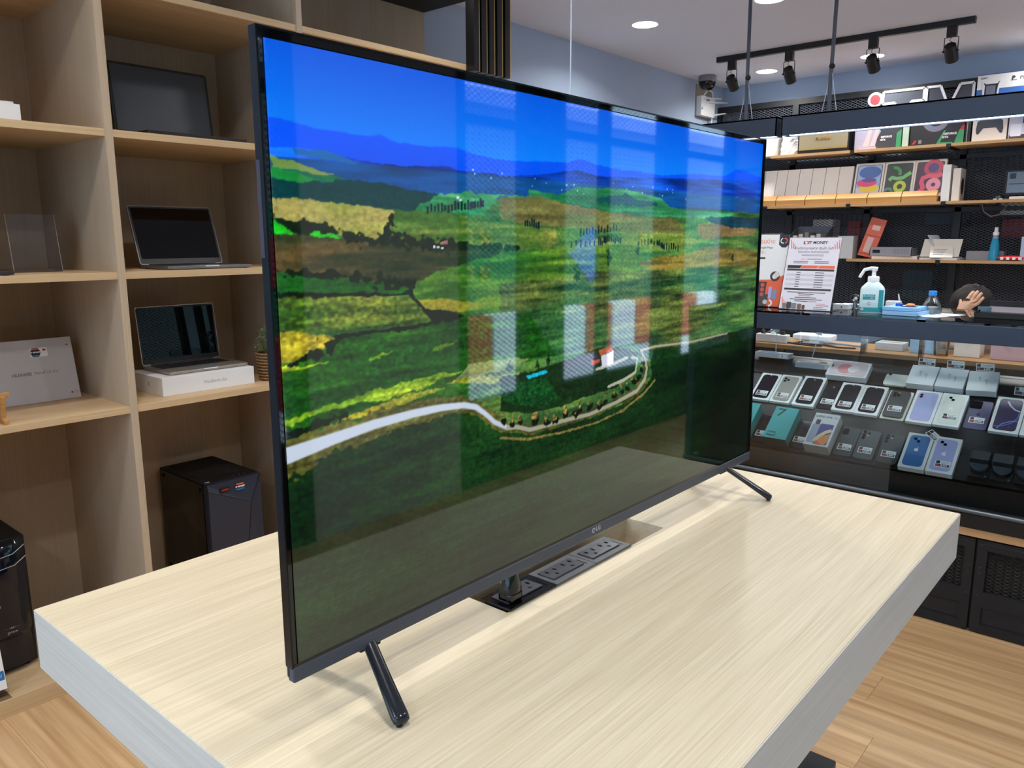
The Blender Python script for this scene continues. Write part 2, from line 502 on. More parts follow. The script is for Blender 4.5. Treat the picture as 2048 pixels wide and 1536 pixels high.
tray.box(hx0, hx1, hy0, hy1, TZ - 0.112, TZ - TTH)
tray.build('cable_tray', oak_x, tb)
MB().box(0.14, 1.30, 0.17, 0.84, 0.0, 0.26).build('plinth', black, tb, bevel=0.004)
for lx in (0.35, 1.08):
    MB().box(lx - 0.05, lx + 0.05, 0.3, 0.7, 0.26, TZ - 0.112).build('leg', black, tb)

# socket strip let into the table
ps = thing('power_socket_strip', 'long black power socket strip set into the table top', 'socket strip', (0.4755, 0.4300, TZ))
SECT = (0.0, 0.1205, 0.2345, 0.3505)
for i in range(3):
    a, b = SECT[i] + 0.0006, SECT[i + 1] - 0.0006
    pt = MB().box(a, b, 0, 0.063, 0.0005, 0.0045).build('faceplate', blackg if i == 0 else mat('charcoal_metal', (84, 84, 86), 0.35), ps, bevel=0.0008)
    MB().box(a + 0.004, b - 0.004, 0.006, 0.058, -0.05, 0.0005).build('socket_body', blackm, ps)
    cx = (a + b) / 2 - 0.004
    ins = MB().box(cx - 0.043, cx + 0.043, 0.014, 0.05, 0.0045, 0.0068).build('socket_insert', mat('charcoal_plastic', (70, 70, 74), 0.25), ps, bevel=0.0006)
    MB().box(b - 0.012, b - 0.0105, 0.012, 0.035, 0.0045, 0.0049).build('seam_mark', blackg, ps)
    hl = MB()
    for sx in (-0.022, 0.022):
        for (ox, oy, w, h) in ((-0.010, 0.006, 0.0055, 0.0045), (0.010, 0.006, 0.0055, 0.0045), (0.0, -0.008, 0.006, 0.006)):
            hl.box(cx + sx + ox - w / 2, cx + sx + ox + w / 2, 0.032 + oy - h / 2, 0.032 + oy + h / 2, 0.0068, 0.0070)
            if oy > 0: hl.box(cx + sx + ox - 0.0013, cx + sx + ox + 0.0013, 0.032 + oy - 0.005, 0.032 + oy + 0.005, 0.0068, 0.0070)
    hl.build('socket_hole', mat('hole_black', (3, 3, 4), 0.9), ins).location = (0, 0, 0)

pg = thing('power_plug', 'black moulded power plug standing in the socket strip', 'plug', (0.5045, 0.4535, TZ + 0.0072))
MB().rrect(0.034, 0.030, 0.008, 0, 0.012).build('plug_face', blackg, pg, bevel=0.0015)
body = MB()
lv = [(0.034, 0.028, 0.012), (0.033, 0.026, 0.022), (0.026, 0.022, 0.031), (0.024, 0.020, 0.040), (0.015, 0.014, 0.046)]
vv = []; ff = []
for k, (w, d, z) in enumerate(lv):
    for t in range(12):
        a = 2 * PI * t / 12
        c, s_ = math.cos(a), math.sin(a)
        vv.append((w / 2 * math.copysign(abs(c) ** 0.5, c), d / 2 * math.copysign(abs(s_) ** 0.5, s_), z))
for k in range(len(lv) - 1):
    for t in range(12): ff.append((k * 12 + t, k * 12 + (t + 1) % 12, k * 12 + 12 + (t + 1) % 12, k * 12 + 12 + t))
ff.append(tuple(range(12))[::-1]); ff.append(tuple(range(48, 60)))
body.add(vv, ff).build('plug_body', blackg, pg, smooth=True)
MB().tube([(0, 0, 0.044), (0, 0.004, 0.062), (0.004, 0.015, 0.085), (0.015, 0.022, 0.13), (0.03, 0.024, 0.2)], [0.006, 0.005, 0.0042, 0.004, 0.004], 8).build('cord', black, pg, smooth=True)

# ---------------------------------------------------------------- television
TX0, TX1, TVY, TZ0, TZ1 = 0.0860, 1.3235, 0.425, 0.9127, 1.6295
PX0, PX1, PZ0, PZ1 = 0.0940, 1.3095, 0.934, 1.6190
tv = thing('television', 'large flat television showing a green valley landscape on the table', 'television', (0, 0, 0))
hs_ = MB()
hs_.box(TX0, TX1, TVY + 0.004, TVY + 0.014, TZ0 + 0.002, TZ1)
hs_.prism([(TX0 + 0.10, 0.0), (TX1 - 0.10, 0.0), (TX1 - 0.16, 0.36), (TX0 + 0.16, 0.36)], -0.028, 0.0, M=Matrix(((1, 0, 0, 0), (0, 0, -1, TVY + 0.014), (0, 1, 0, TZ0 + 0.05), (0, 0, 0, 1))))
hs_.build('housing', mat('tv_shell', (20, 30, 40), 0.18), tv, bevel=0.003)
bz = MB()
bz.box(TX0, PX0 - 0.0015, TVY, TVY + 0.004, TZ0 + 0.02, TZ1)
bz.box(PX1 + 0.0015, TX1, TVY, TVY + 0.004, TZ0 + 0.02, TZ1)
bz.box(PX0 - 0.0015, PX1 + 0.0015, TVY, TVY + 0.004, PZ1 + 0.0015, TZ1)
bz.build('bezel', mat('bezel_gloss', (7, 8, 10), 0.03), tv)
ed = MB()
ed.box(TX0 - 0.001, TX0 + 0.0012, TVY - 0.001, TVY + 0.012, TZ0 + 0.018, TZ1 + 0.001)
ed.box(TX1 - 0.0012, TX1 + 0.001, TVY - 0.001, TVY + 0.012, TZ0 + 0.018, TZ1 + 0.001)
ed.box(TX0, TX1, TVY - 0.001, TVY + 0.012, TZ1 - 0.0012, TZ1 + 0.001)
ed.build('edge_trim', mat('trim_dark', (24, 28, 34), 0.2, 0.6), tv)
MB().box(TX0, TX1, TVY - 0.002, TVY + 0.010, TZ0, PZ0 - 0.003).build('bottom_bar', mat('bar_blue_grey', (60, 64, 76), 0.4), tv, bevel=0.0015)
MB().box(TX0 + 0.002, TX1 - 0.002, TVY - 0.0005, TVY + 0.008, PZ0 - 0.003, PZ0 + 0.0008).build('screen_gap', blackg, tv)
lg = mat('logo_grey', (190, 192, 200), 0.4)
text('LG', 0.0115, lg, tv, face(TVY - 0.0021, 0.7035, 0.9235), name='logo_lettering', depth=0.0002)
lo = MB()
lo.ring(0.0032, 0.0045, 0, 0.0003, 0, 300, n=16)
lo.box(-0.0004, 0.0004, -0.0022, 0.0022, 0, 0.0003)
lo.box(0, 0.002, -0.0022, -0.0014, 0, 0.0003)
for i, f_ in enumerate(lo.v): lo.v[i] = tuple(face(TVY - 0.0021, 0.6895, 0.9235) @ Vector(f_))
lo.build('logo_badge', lg, tv)
legm = mat('tv_leg_gloss', (22, 26, 32), 0.15)
for cx, tipx in ((0.205, 0.173), (1.208, 1.2477)):
    L_ = MB()
    for sy, ye in ((-1, 0.336), (1, 0.545)):
        top = (cx, TVY + 0.018, TZ0 + 0.012)
        tip = (tipx, ye, TZ + 0.0060)
        pts = [tuple(Vector(top).lerp(Vector(tip), t)) for t in (0, 0.25, 0.5, 0.75, 0.93, 0.98, 1.0)]
        L_.tube(pts, [0.0095, 0.0095, 0.0098, 0.0108, 0.0115, 0.0105, 0.006], 12, flat=0.6)
        L_.tube([(tip[0], tip[1] - sy * 0.006, TZ + 0.006), (tip[0], tip[1] - sy * 0.006, TZ + 0.0002)], [0.0045, 0.0045], 10)
    L_.build('leg', legm, tv, smooth=True, ang=50)
    MB().box(cx - 0.016, cx + 0.016, TVY + 0.006, TVY + 0.032, TZ0 - 0.008, TZ0 + 0.006).build('leg_socket', blackm, tv)
# side buttons and port on the left flank
MB().box(TX0 - 0.0012, TX0 + 0.002, TVY + 0.005, TVY + 0.012, 1.40, 1.50).build('side_vent', mat('tv_flank', (60, 54, 66), 0.4), tv)

TR = {
 'ridge':[(-3,111),(18,112),(48,120),(81,121),(105,123),(122,117),(139,126),(166,127),(188,127),(208,123),(224,123),(245,130),(288,136),(319,136),(423,126),(444,117),(459,117),(482,124),(534,128),(583,128),(650,131),(740,118),(858,112),(892,89),(935,91),(1007,104)],
 'ridge2':[(-2,156),(25,153),(51,152),(71,158),(113,165),(156,165),(214,159),(228,165),(288,165),(295,168),(369,158),(440,140),(495,149),(583,143),(698,134),(884,120),(1008,112)],
 'tanhill':[(0,166),(21,172),(35,178),(49,184),(69,191),(49,190),(21,187),(0,181)],
 'bluegreen':[(24,156),(48,152),(66,156),(96,165),(81,168),(50,165),(26,164)],
 'green2':[(0,181),(21,188),(52,201),(28,204),(0,199)],
 'teal':[(-1,200),(52,201),(80,194),(120,197),(166,207),(199,209),(160,241),(94,236),(34,232),(-1,229)],
 'greenstrip':[(21,187),(53,190),(80,194),(120,197),(164,207),(120,209),(71,204),(52,200)],
 'midgreen':[(199,209),(244,204),(348,204),(343,190),(402,197),(441,180),(496,175),(549,174),(602,180),(652,190),(681,210),(745,218),(889,212),(891,228),(746,236),(586,235),(517,228),(424,213),(295,207),(265,244),(160,241)],
 'tealr':[(481,201),(560,184),(588,197),(641,201),(641,210),(532,213),(484,207)],
 'brownr':[(295,210),(369,204),(408,215),(442,219),(510,228),(623,239),(703,241),(726,277),(643,285),(537,274),(454,270),(425,267),(357,263),(295,253)],
 'brownr2':[(765,251),(841,245),(919,260),(998,263),(976,280),(883,285),(804,296),(771,285)],
 'darkr':[(791,232),(891,228),(1002,228),(1002,260),(892,260),(806,245)],
 'wheat':[(-1,228),(34,231),(56,232),(94,236),(136,242),(135,250),(127,272),(124,293),(99,292),(77,288),(56,276),(25,267),(-1,258)],
 'wheat2':[(136,242),(160,239),(202,245),(265,251),(348,260),(348,267),(397,270),(405,298),(391,312),(343,314),(294,311),(243,305),(154,296),(124,293),(127,272),(135,250)],
 'bright':[(-1,261),(18,270),(56,279),(70,288),(39,285),(-2,283)],
 'plow':[(-2,285),(39,285),(77,289),(101,293),(154,298),(243,305),(324,309),(319,314),(294,315),(288,326),(232,340),(191,353),(167,368),(143,368),(99,359),(44,349),(-2,339)],
 'green7':[(-2,340),(44,349),(99,361),(143,369),(154,381),(142,388),(58,384),(-2,377)],
 'rfield':[(167,369),(191,353),(232,340),(288,324),(348,317),(397,311),(552,309),(641,320),(589,353),(575,372),(486,374),(426,377),(294,384),(348,447),(233,436),(210,428),(176,420),(161,399),(154,381)],
 'yband':[(164,403),(200,403),(242,413),(299,416),(264,428),(220,432),(177,419)],
 'rhill':[(419,304),(486,292),(551,282),(643,277),(726,280),(781,299),(749,318),(645,321),(552,305),(454,308)],
 'rbrown':[(592,355),(646,337),(750,333),(795,315),(896,321),(1004,331),(1002,388),(900,375),(708,374),(627,372)],
 'rgreen':[(575,372),(627,372),(708,374),(900,377),(1002,391),(996,470),(906,483),(808,545),(752,568),(646,580),(558,556),(490,543),(399,552),(293,537),(294,378),(397,380),(486,366)],
 'olive8':[(-2,382),(58,385),(150,393),(161,401),(172,420),(188,439),(150,447),(57,442),(-2,434)],
 'hedgeA':[(139,365),(149,358),(164,362),(166,371),(157,381),(163,399),(176,419),(210,426),(234,439),(205,448),(150,454),(105,455),(64,457),(58,460),(57,448),(97,448),(150,448),(185,442),(170,420),(157,397),(150,390),(58,387),(-2,381),(-3,374),(58,378),(139,387),(152,378)],
 'yellow9':[(-2,435),(27,439),(53,448),(58,458),(40,469),(25,479),(15,486),(-2,483)],
 'slope':[(-3,491),(16,486),(38,473),(64,457),(123,454),(205,448),(233,441),(348,450),(399,552),(293,556),(293,568),(286,593),(249,613),(231,613),(196,610),(138,607),(67,618),(-3,631)],
 'streak1':[(-2,492),(55,493),(49,495),(-2,499)],
 'streak2':[(98,499),(115,492),(131,492),(113,498),(101,502)],
 'streak3':[(182,496),(226,486),(219,491),(187,501)],
 'streak4':[(-2,577),(53,565),(103,555),(168,546),(232,547),(177,565),(120,577),(85,572),(37,577),(-2,588)],
 'streak5':[(58,593),(103,582),(158,572),(201,575),(177,582),(120,593),(76,597)],
 'streak6':[(204,565),(240,561),(311,575),(336,572),(286,587),(240,578)],
 'grayhaze':[(242,536),(311,537),(349,549),(311,561),(251,565),(219,562)],
 'lawn':[(293,618),(293,577),(331,577),(399,571),(500,552),(558,564),(599,585),(597,628),(543,661),(459,667),(414,673),(344,669),(293,650)],
 'lawn2':[(293,597),(343,596),(382,599),(411,657),(371,664),(318,642),(293,623)],
 'margin':[(-3,639),(67,628),(137,620),(176,619),(166,629),(101,634),(51,638),(5,651),(-3,655)],
 'fore':[(-3,635),(51,626),(101,619),(157,613),(196,615),(231,620),(262,651),(283,682),(311,702),(344,712),(414,715),(493,717),(562,709),(614,691),(640,660),(635,615),(646,584),(762,585),(891,582),(1028,578),(1055,1020),(832,1025),(-20,1091)],
 'plowdark':[(416,575),(471,566),(500,572),(497,585),(459,584),(419,585)],
 'road':[(-3,636,16),(51,625,12),(101,616,10),(157,612,9),(196,613,8),(231,618,7),(251,628,7),(267,647,6),(283,670,6),(306,689,6),(323,693,5),(349,708,5),(414,709,5),(477,712,5),(544,701,5),(598,686,6),(620,660,6),(625,631,5),(615,596,4),(606,580,3),(646,577,3),(762,585,3),(859,582,2),(891,581,2)],
 'road2':[(293,707,3),(344,728,3),(414,736,3),(493,739,3),(562,727,4),(618,699,4),(649,670,4)],
 'drive':[(522,655,4),(560,648,5),(593,635,5),(597,600,5),(577,590,4),(534,600,5),(491,604,4)],
 'hedgeB':[(-1,260,8),(25,269,12),(56,277,8),(77,289,10),(99,293,12),(127,295,10),(142,293,16),(172,299,14),(222,304,14),(276,308,10),(324,311,6)],
 'hedgeC':[(-2,339,6),(30,346,8),(67,352,8),(104,359,12),(123,362,12),(146,368,16)],
 'hedgeD':[(135,250,6),(130,267,8),(127,292,8)],
 'hedgeE':[(-1,604,6),(37,596,8),(68,587,6)],
 'hedgeF':[(16,486,10),(38,473,14),(59,461,14)],
 'treesA':[(182,239,8),(212,238,10),(242,234,10),(265,228,10)],
 'treesB':[(339,263,10),(364,266,10)],
 'treesC':[(431,308,8),(492,304,12),(518,295,14),(545,301,10)],
 'treesD':[(592,305,8),(644,304,10),(665,317,14),(707,321,14)],
 'treesE':[(451,282,12),(491,276,12),(534,270,10)],
 'orch':[(297,660,7),(313,672,7),(328,673,6),(357,679,11),(382,689,9),(399,692,8),(420,685,9),(441,686,12),(454,682,8),(476,682,9),(499,686,10),(515,679,9),(536,670,9),(554,664,9),(571,658,9),(586,647,8),(601,636,8),(608,619,8),(611,601,7)],
 'bush':[(444,369,6),(471,553,8),(365,564,7),(385,565,7),(559,574,8),(574,584,8),(446,594,7),(428,597,7),(408,604,7),(417,639,8),(429,661,7),(523,561,6),(311,555,9)],
 'tree1':[(518,334,12),(446,371,12),(588,326,10),(898,350,9)],
 'wall':[(502,572),(518,571),(519,600),(506,603)],
 'wall2':[(518,571),(534,566),(534,599),(519,600)],
 'roof':[(496,559),(527,552),(534,566),(502,574)],
 'roof2':[(477,582),(491,580),(502,580),(497,590),(482,591)],
 'pool':[(341,585),(379,580),(384,588),(345,593)],
 'farm':[(198,298),(210,293),(210,302),(199,302)],
}

# picture on the screen: colours computed on a fine grid of the screen surface
def make_picture(W, H):
    rng = np.random.RandomState(3)
    Ug, Vg = np.meshgrid(np.linspace(0, 1000, W), np.linspace(0, 1000, H))
    def noise(nx, ny, seed, octs=3):
        r = np.random.RandomState(seed); out = np.zeros((H, W)); amp = 1.0; tot = 0
        for o in range(octs):
            a, b = max(2, int(ny * 2 ** o)), max(2, int(nx * 2 ** o))
            g = r.rand(a + 2, b + 2)
            yy = np.linspace(0, a, H); xx = np.linspace(0, b, W)
            y0 = yy.astype(int); x0 = xx.astype(int); fy = (yy - y0)[:, None]; fx = (xx - x0)[None]
            fy = fy * fy * (3 - 2 * fy); fx = fx * fx * (3 - 2 * fx)
            G = lambda i, j: g[np.ix_(y0 + i, x0 + j)]
            out += amp * ((G(0, 0) * (1 - fx) + G(0, 1) * fx) * (1 - fy) + (G(1, 0) * (1 - fx) + G(1, 1) * fx) * fy)
            tot += amp; amp *= 0.55
        return out / tot - 0.5
    nf = noise(90, 90, 1); nb = noise(7, 12, 2); ns = noise(14, 90, 3); nr = noise(130, 100, 4, 2); ng = noise(260, 260, 5, 1)
    U = Ug + nr * 7; V = Vg + nf * 7 + nr * 5
    img = np.zeros((H, W, 3))
    def put(mask, col, tx=0.0, tb=0.0, tg=0.0, col2=None):
        c = np.array(col, float)[None, None] * np.ones((H, W, 1))
        if col2 is not None:
            t = np.clip(0.5 + nb * 2.2 + ns * 1.4, 0, 1)[..., None]
            c = c * (1 - t) + np.array(col2, float) * t
        c = c * (1 + (ns * tx * 0.8 + nb * tb + ng * tg * 0.55)[..., None] * 2)
        img[mask] = c[mask]
    def inside(pts):
        m = np.zeros((H, W), bool); n = len(pts)
        for i in range(n):
            x0, y0 = pts[i]; x1, y1 = pts[(i + 1) % n]
            if y0 == y1: continue
            c = ((y0 > V) != (y1 > V)) & (U < (x1 - x0) * (V - y0) / (y1 - y0) + x0)
            m ^= c
        return m
    def below(pts, uu=None):
        xs = [p[0] for p in pts]; ys = [p[1] for p in pts]
        return Vg + nf * 3 > np.interp(Ug, xs, ys)
    def stroke(pts, scale=1.0, rag=0.0, asp=0.56):
        m = np.zeros((H, W), bool)
        for (a, b, w0), (c, d, w1) in zip(pts[:-1], pts[1:]):
            dx, dy = (c - a), (d - b) * asp
            L2 = dx * dx + dy * dy + 1e-6
            t = np.clip(((Ug - a) * dx + (Vg - b) * asp * dy) / L2, 0, 1)
            dist = np.hypot(Ug - a - t * dx, (Vg - b) * asp - t * dy)
            m |= dist < (w0 + (w1 - w0) * t) * 0.5 * scale * (1 + rag * nr * 3 + rag * nf * 2)
        return m
    t = (Vg / 140.0).clip(0, 1)[..., None]
    img[:] = np.array((0, 88, 226)) * (1 - t) + np.array((6, 128, 255)) * t
    put(below(TR['ridge']), (0, 84, 250), tb=0.06)
    t2 = below(TR['ridge2'])
    put(t2, (0, 62, 196), tx=0.5, tb=0.35, col2=(16, 92, 214))
    put(Vg > 168, (10, 78, 150), tx=0.4); put(Vg > 212 + nb * 20, (40, 98, 52), tx=0.5, col2=(84, 118, 52))
    D = lambda k, *a, **b: put(inside(TR[k]), *a, **b)
    D('bluegreen', (20, 98, 170), tx=0.2)
    D('greenstrip', (16, 112, 72), tx=0.25); D('teal', (0, 58, 62), tx=0.15)
    D('tanhill', (150, 160, 96), tx=0.2, col2=(110, 150, 70)); D('green2', (20, 138, 56), tx=0.25)
    D('midgreen', (28, 122, 74), tx=0.5, col2=(70, 150, 96)); D('tealr', (8, 78, 92), tx=0.3)
    D('brownr', (120, 116, 62), tx=0.55, col2=(92, 96, 52)); D('brownr2', (132, 108, 66), tx=0.4); D('darkr', (8, 58, 76), tx=0.4)
    D('wheat', (178, 168, 92), tx=0.35, col2=(112, 126, 44)); D('wheat2', (62, 108, 38), tx=0.4, col2=(142, 140, 68))
    D('bright', (28, 200, 30), tx=0.2)
    D('plow', (26, 50, 24), tx=0.3, col2=(84, 70, 38))
    D('rhill', (84, 124, 44), tx=0.3, col2=(120, 138, 60))
    D('rfield', (36, 96, 30), tx=0.45, col2=(98, 132, 40))
    D('rgreen', (36, 88, 46), tx=0.9, col2=(84, 98, 44), tg=0.3)
    D('rbrown', (92, 96, 34), tx=0.7, col2=(118, 104, 46))
    D('green7', (22, 88, 24), tx=0.25, tg=0.2); D('yband', (170, 154, 44), tx=0.3, col2=(110, 130, 36))
    D('olive8', (52, 92, 24), tx=0.6, tg=0.7, col2=(112, 118, 40))
    D('slope', (22, 78, 20), tx=0.5, tg=0.5, col2=(40, 92, 18))
    D('yellow9', (182, 164, 40), tx=0.5, tg=0.6, col2=(120, 122, 34))
    D('grayhaze', (116, 140, 80), tx=0.3)
    for k in ('streak1', 'streak2', 'streak3', 'streak4'): D(k, (104, 150, 24), tx=0.6, tg=0.5, col2=(146, 160, 40))
    for k in ('streak5', 'streak6'): D(k, (168, 156, 40), tx=0.5, tg=0.4, col2=(120, 134, 34))
    D('hedgeA', (12, 26, 12), tg=0.5)
    D('lawn', (18, 44, 18), tx=0.4, tg=0.5); D('lawn2', (16, 66, 26), tx=0.3, tg=0.8)
    D('fore', (8, 48, 16), tx=0.3, tg=0.55, tb=0.4, col2=(20, 58, 20))
    D('margin', (116, 104, 32), tx=0.6, tg=0.4, col2=(60, 80, 24)); D('plowdark', (50, 34, 40))
    rd = TR['road']
    put(stroke(rd, 2.6, 0.3), (84, 84, 36), tx=0.6, tg=0.5)
    def soft(pts, scale, col, edge=1.3, asp=0.56):
        al = np.zeros((H, W))
        for (a, b, w0), (c, d, w1) in zip(pts[:-1], pts[1:]):
            dx, dy = (c - a), (d - b) * asp
            t = np.clip(((Ug - a) * dx + (Vg - b) * asp * dy) / (dx * dx + dy * dy + 1e-6), 0, 1)
            dist = np.hypot(Ug - a - t * dx, (Vg - b) * asp - t * dy)
            al = np.maximum(al, np.clip(((w0 + (w1 - w0) * t) * 0.5 * scale - dist) / edge + 0.5, 0, 1))
        img[:] = img * (1 - al[..., None]) + np.array(col, float) * al[..., None]
    soft(rd, 1.0, (196, 208, 226)); soft([p for p in rd if p[0] > 300], 0.9, (168, 172, 146))
    put(stroke(TR['road2'], 1.0, 0.4), (140, 124, 64), tg=0.3); put(stroke(TR['drive'], 1.0, 0.2), (176, 176, 160))
    for k in ('hedgeB', 'hedgeC', 'hedgeD', 'hedgeE', 'hedgeF'): put(stroke(TR[k], 0.75, 1.0), (12, 30, 14), tg=0.4)
    for k in ('treesA', 'treesB', 'treesC', 'treesD', 'treesE'):
        for (a, b, w0), (c, d, w1) in zip(TR[k][:-1], TR[k][1:]):
            for q in np.linspace(0, 1, 7):
                x, y = a + (c - a) * q, b + (d - b) * q + rng.randn() * 1.5
                hgt = 6 + rng.rand() * 10
                put((np.abs(Ug - x) < 1.7) & (Vg < y + 3) & (Vg > y - hgt), (14, 36, 44))
    for x, y, w in TR['orch']:
        put(stroke([(x, y + 12, w), (x + 4, y + 13, w)], 1.0, 0.6), (14, 22, 10))
        put(np.hypot(Ug - x, (Vg - y) * 0.56) < w * 0.45 * (1 + nr * 3), (126, 112, 60), tg=1.2)
    for x, y, w in TR['bush'] + TR['tree1']:
        put(np.hypot(Ug - x, (Vg - y) * 0.5) < w * 0.5 * (1 + nr * 3), (24, 52, 22), tg=1.2)
    U, V = Ug, Vg
    def inside2(pts):
        m = np.zeros((H, W), bool); n = len(pts)
        for i in range(n):
            x0, y0 = pts[i]; x1, y1 = pts[(i + 1) % n]
            if y0 == y1: continue
            m ^= ((y0 > Vg) != (y1 > Vg)) & (Ug < (x1 - x0) * (Vg - y0) / (y1 - y0) + x0)
        return m
    for k, c in (('wall', (206, 206, 220)), ('wall2', (236, 238, 246)), ('roof', (176, 88, 56)), ('roof2', (190, 76, 56)), ('pool', (20, 180, 210)), ('farm', (170, 110, 104))):
        put(inside2(TR[k]), c)
    for i in range(26):
        x, y = 250 + rng.rand() * 700, 160 + rng.rand() * 32
        put((np.abs(Ug - x) < 1.3) & (np.abs(Vg - y) < 1.4), (170, 206, 250))
    for x, y in ((226, 214), (230, 219), (190, 306), (196, 307), (202, 308)):
        put((np.abs(Ug - x) < 2.0) & (np.abs(Vg - y) < 2.2), (220, 230, 240))
    k = np.clip((Vg - 640) / 360, 0, 1) * 0.45
    k = np.maximum(k, np.clip((Ug - 600) / 260, 0, 1) * np.clip((Vg - 560) / 120, 0, 1) * 0.72)[..., None]
    img = img * (1 - k)
    pad = np.pad(img, ((1, 1), (1, 1), (0, 0)), 'edge')
    img = 0.5 * img + 0.125 * (pad[:-2, 1:-1] + pad[2:, 1:-1] + pad[1:-1, :-2] + pad[1:-1, 2:])
    fine = noise(240, 200, 11, 2) * np.clip((Vg - 170) / 80, 0, 1) * (img.min(axis=2) < 125)
    img = img * (1 + fine[..., None] * 0.42)
    c = np.clip(img, 0, 255) / 255.0
    return np.where(c <= 0.04045, c / 12.92, ((c + 0.055) / 1.055) ** 2.4)

GW, GH = 980, 570
pic = make_picture(GW, GH)
sm = bpy.data.meshes.new('screen')
gx, gz = np.meshgrid(np.linspace(PX0, PX1, GW), np.linspace(PZ1, PZ0, GH))
co = np.stack([gx, np.full_like(gx, TVY - 0.0002), gz], -1).reshape(-1, 3).astype(np.float32)
idx = np.arange(GW * GH).reshape(GH, GW)
quads = np.stack([idx[1:, :-1], idx[1:, 1:], idx[:-1, 1:], idx[:-1, :-1]], -1).reshape(-1, 4).astype(np.int32)
sm.vertices.add(len(co)); sm.vertices.foreach_set('co', co.ravel())
sm.loops.add(quads.size); sm.loops.foreach_set('vertex_index', quads.ravel())
sm.polygons.add(len(quads)); sm.polygons.foreach_set('loop_start', np.arange(len(quads), dtype=np.int32) * 4)
sm.update(calc_edges=True)
at = sm.attributes.new('picture', 'FLOAT_COLOR', 'POINT')
at.data.foreach_set('color', np.concatenate([pic.reshape(-1, 3), np.ones((GW * GH, 1))], 1).astype(np.float32).ravel())
scm = bpy.data.materials.new('screen_picture'); scm.use_nodes = True
nt = scm.node_tree; pb = nt.nodes['Principled BSDF']
pb.inputs['Base Color'].default_value = (0.004, 0.004, 0.005, 1); pb.inputs['Roughness'].default_value = 0.03
pb.inputs['Specular IOR Level'].default_value = 0.9
an = nt.nodes.new('ShaderNodeAttribute'); an.attribute_name = 'picture'
nt.links.new(an.outputs['Color'], pb.inputs['Emission Color']); pb.inputs['Emission Strength'].default_value = SCREEN
mesh_obj('screen', sm, scm, tv)

# ---------------------------------------------------------------- oak shelving along the left wall
SY, SB = 2.246, 2.835
su = thing('display_shelving', 'tall oak display shelving with open square compartments along the wall', 'shelving')
MB().box(-0.72, 2.58, SB - 0.012, SB, 0.0, CEIL - 0.002).build('back_panel', oak_z, su)
for dx in (-0.72, -0.005, 0.700, 1.4065):
    MB().box(dx, dx + 0.023, SY, SB - 0.012, 0.0, CEIL - 0.002).build('side_panel', oak_z, su)
cols = ((-0.697, -0.005), (0.018, 0.700), (0.723, 1.4065), (1.4295, 2.54))
for ci, (a, b) in enumerate(cols):
    for sz in (0.888, 1.319, 1.752, 2.182):
        MB().box(a, b, SY + (0.0 if ci == 3 else 0.004), SB - 0.012, sz - 0.0225, sz).build('shelf_board', oak_x, su, bevel=0.0008)
    if ci < 3:
        MB().box(a, b, SY + 0.02, SB - 0.012, 0.036, 0.054).build('shelf_board', oak_x, su)
        MB().box(a, b, SY + 0.001, SY + 0.02, 0.0, 0.054).build('plinth_board', oak_x, su)
MB().box(1.4295, 2.58, SY, SB - 0.012, 2.556, 2.58).build('top_panel', blackm, su)
MB().box(1.4295, 2.54, SY, SB - 0.012, 0.036, 0.054).build('shelf_board', oak_x, su)

sl = thing('slat_screen', 'five black vertical slats with brass edges above the shelf end', 'slat screen', (0, SY - 0.001, 0))
for cx in (2.304, 2.354, 2.405, 2.458, 2.512):
    MB().box(cx - 0.019, cx + 0.0135, -0.05, 0.0, 2.150, CEIL - 0.001).build('slat', black, sl)
    MB().box(cx + 0.0135, cx + 0.018, -0.05, 0.0, 2.150, CEIL - 0.001).build('brass_edge', gold, sl)

# ---------------------------------------------------------------- laptops
def apple_mark(s, M, m, parent, name='logo'):
    b = MB()
    pts = []
    for k in range(24):
        a = 2 * PI * k / 24
        r = 0.5 + 0.04 * math.cos(2 * a) - 0.06 * math.exp(-((a - PI / 2) / 0.3) ** 2) - 0.05 * math.exp(-((a - 3 * PI / 2) / 0.3) ** 2)
        x, y = r * math.cos(a) * 0.92, r * math.sin(a)
        if x > 0.3 and abs(y - 0.08) < 0.22: x = 0.27
        pts.append((x * s, y * s))
    b.prism(pts, 0, 0.0004, M)
    b.prism([(0.02 * s, 0.55 * s), (0.2 * s, 0.62 * s), (0.24 * s, 0.82 * s), (0.06 * s, 0.74 * s)], 0, 0.0004, M)
    return b.build(name, m, parent)

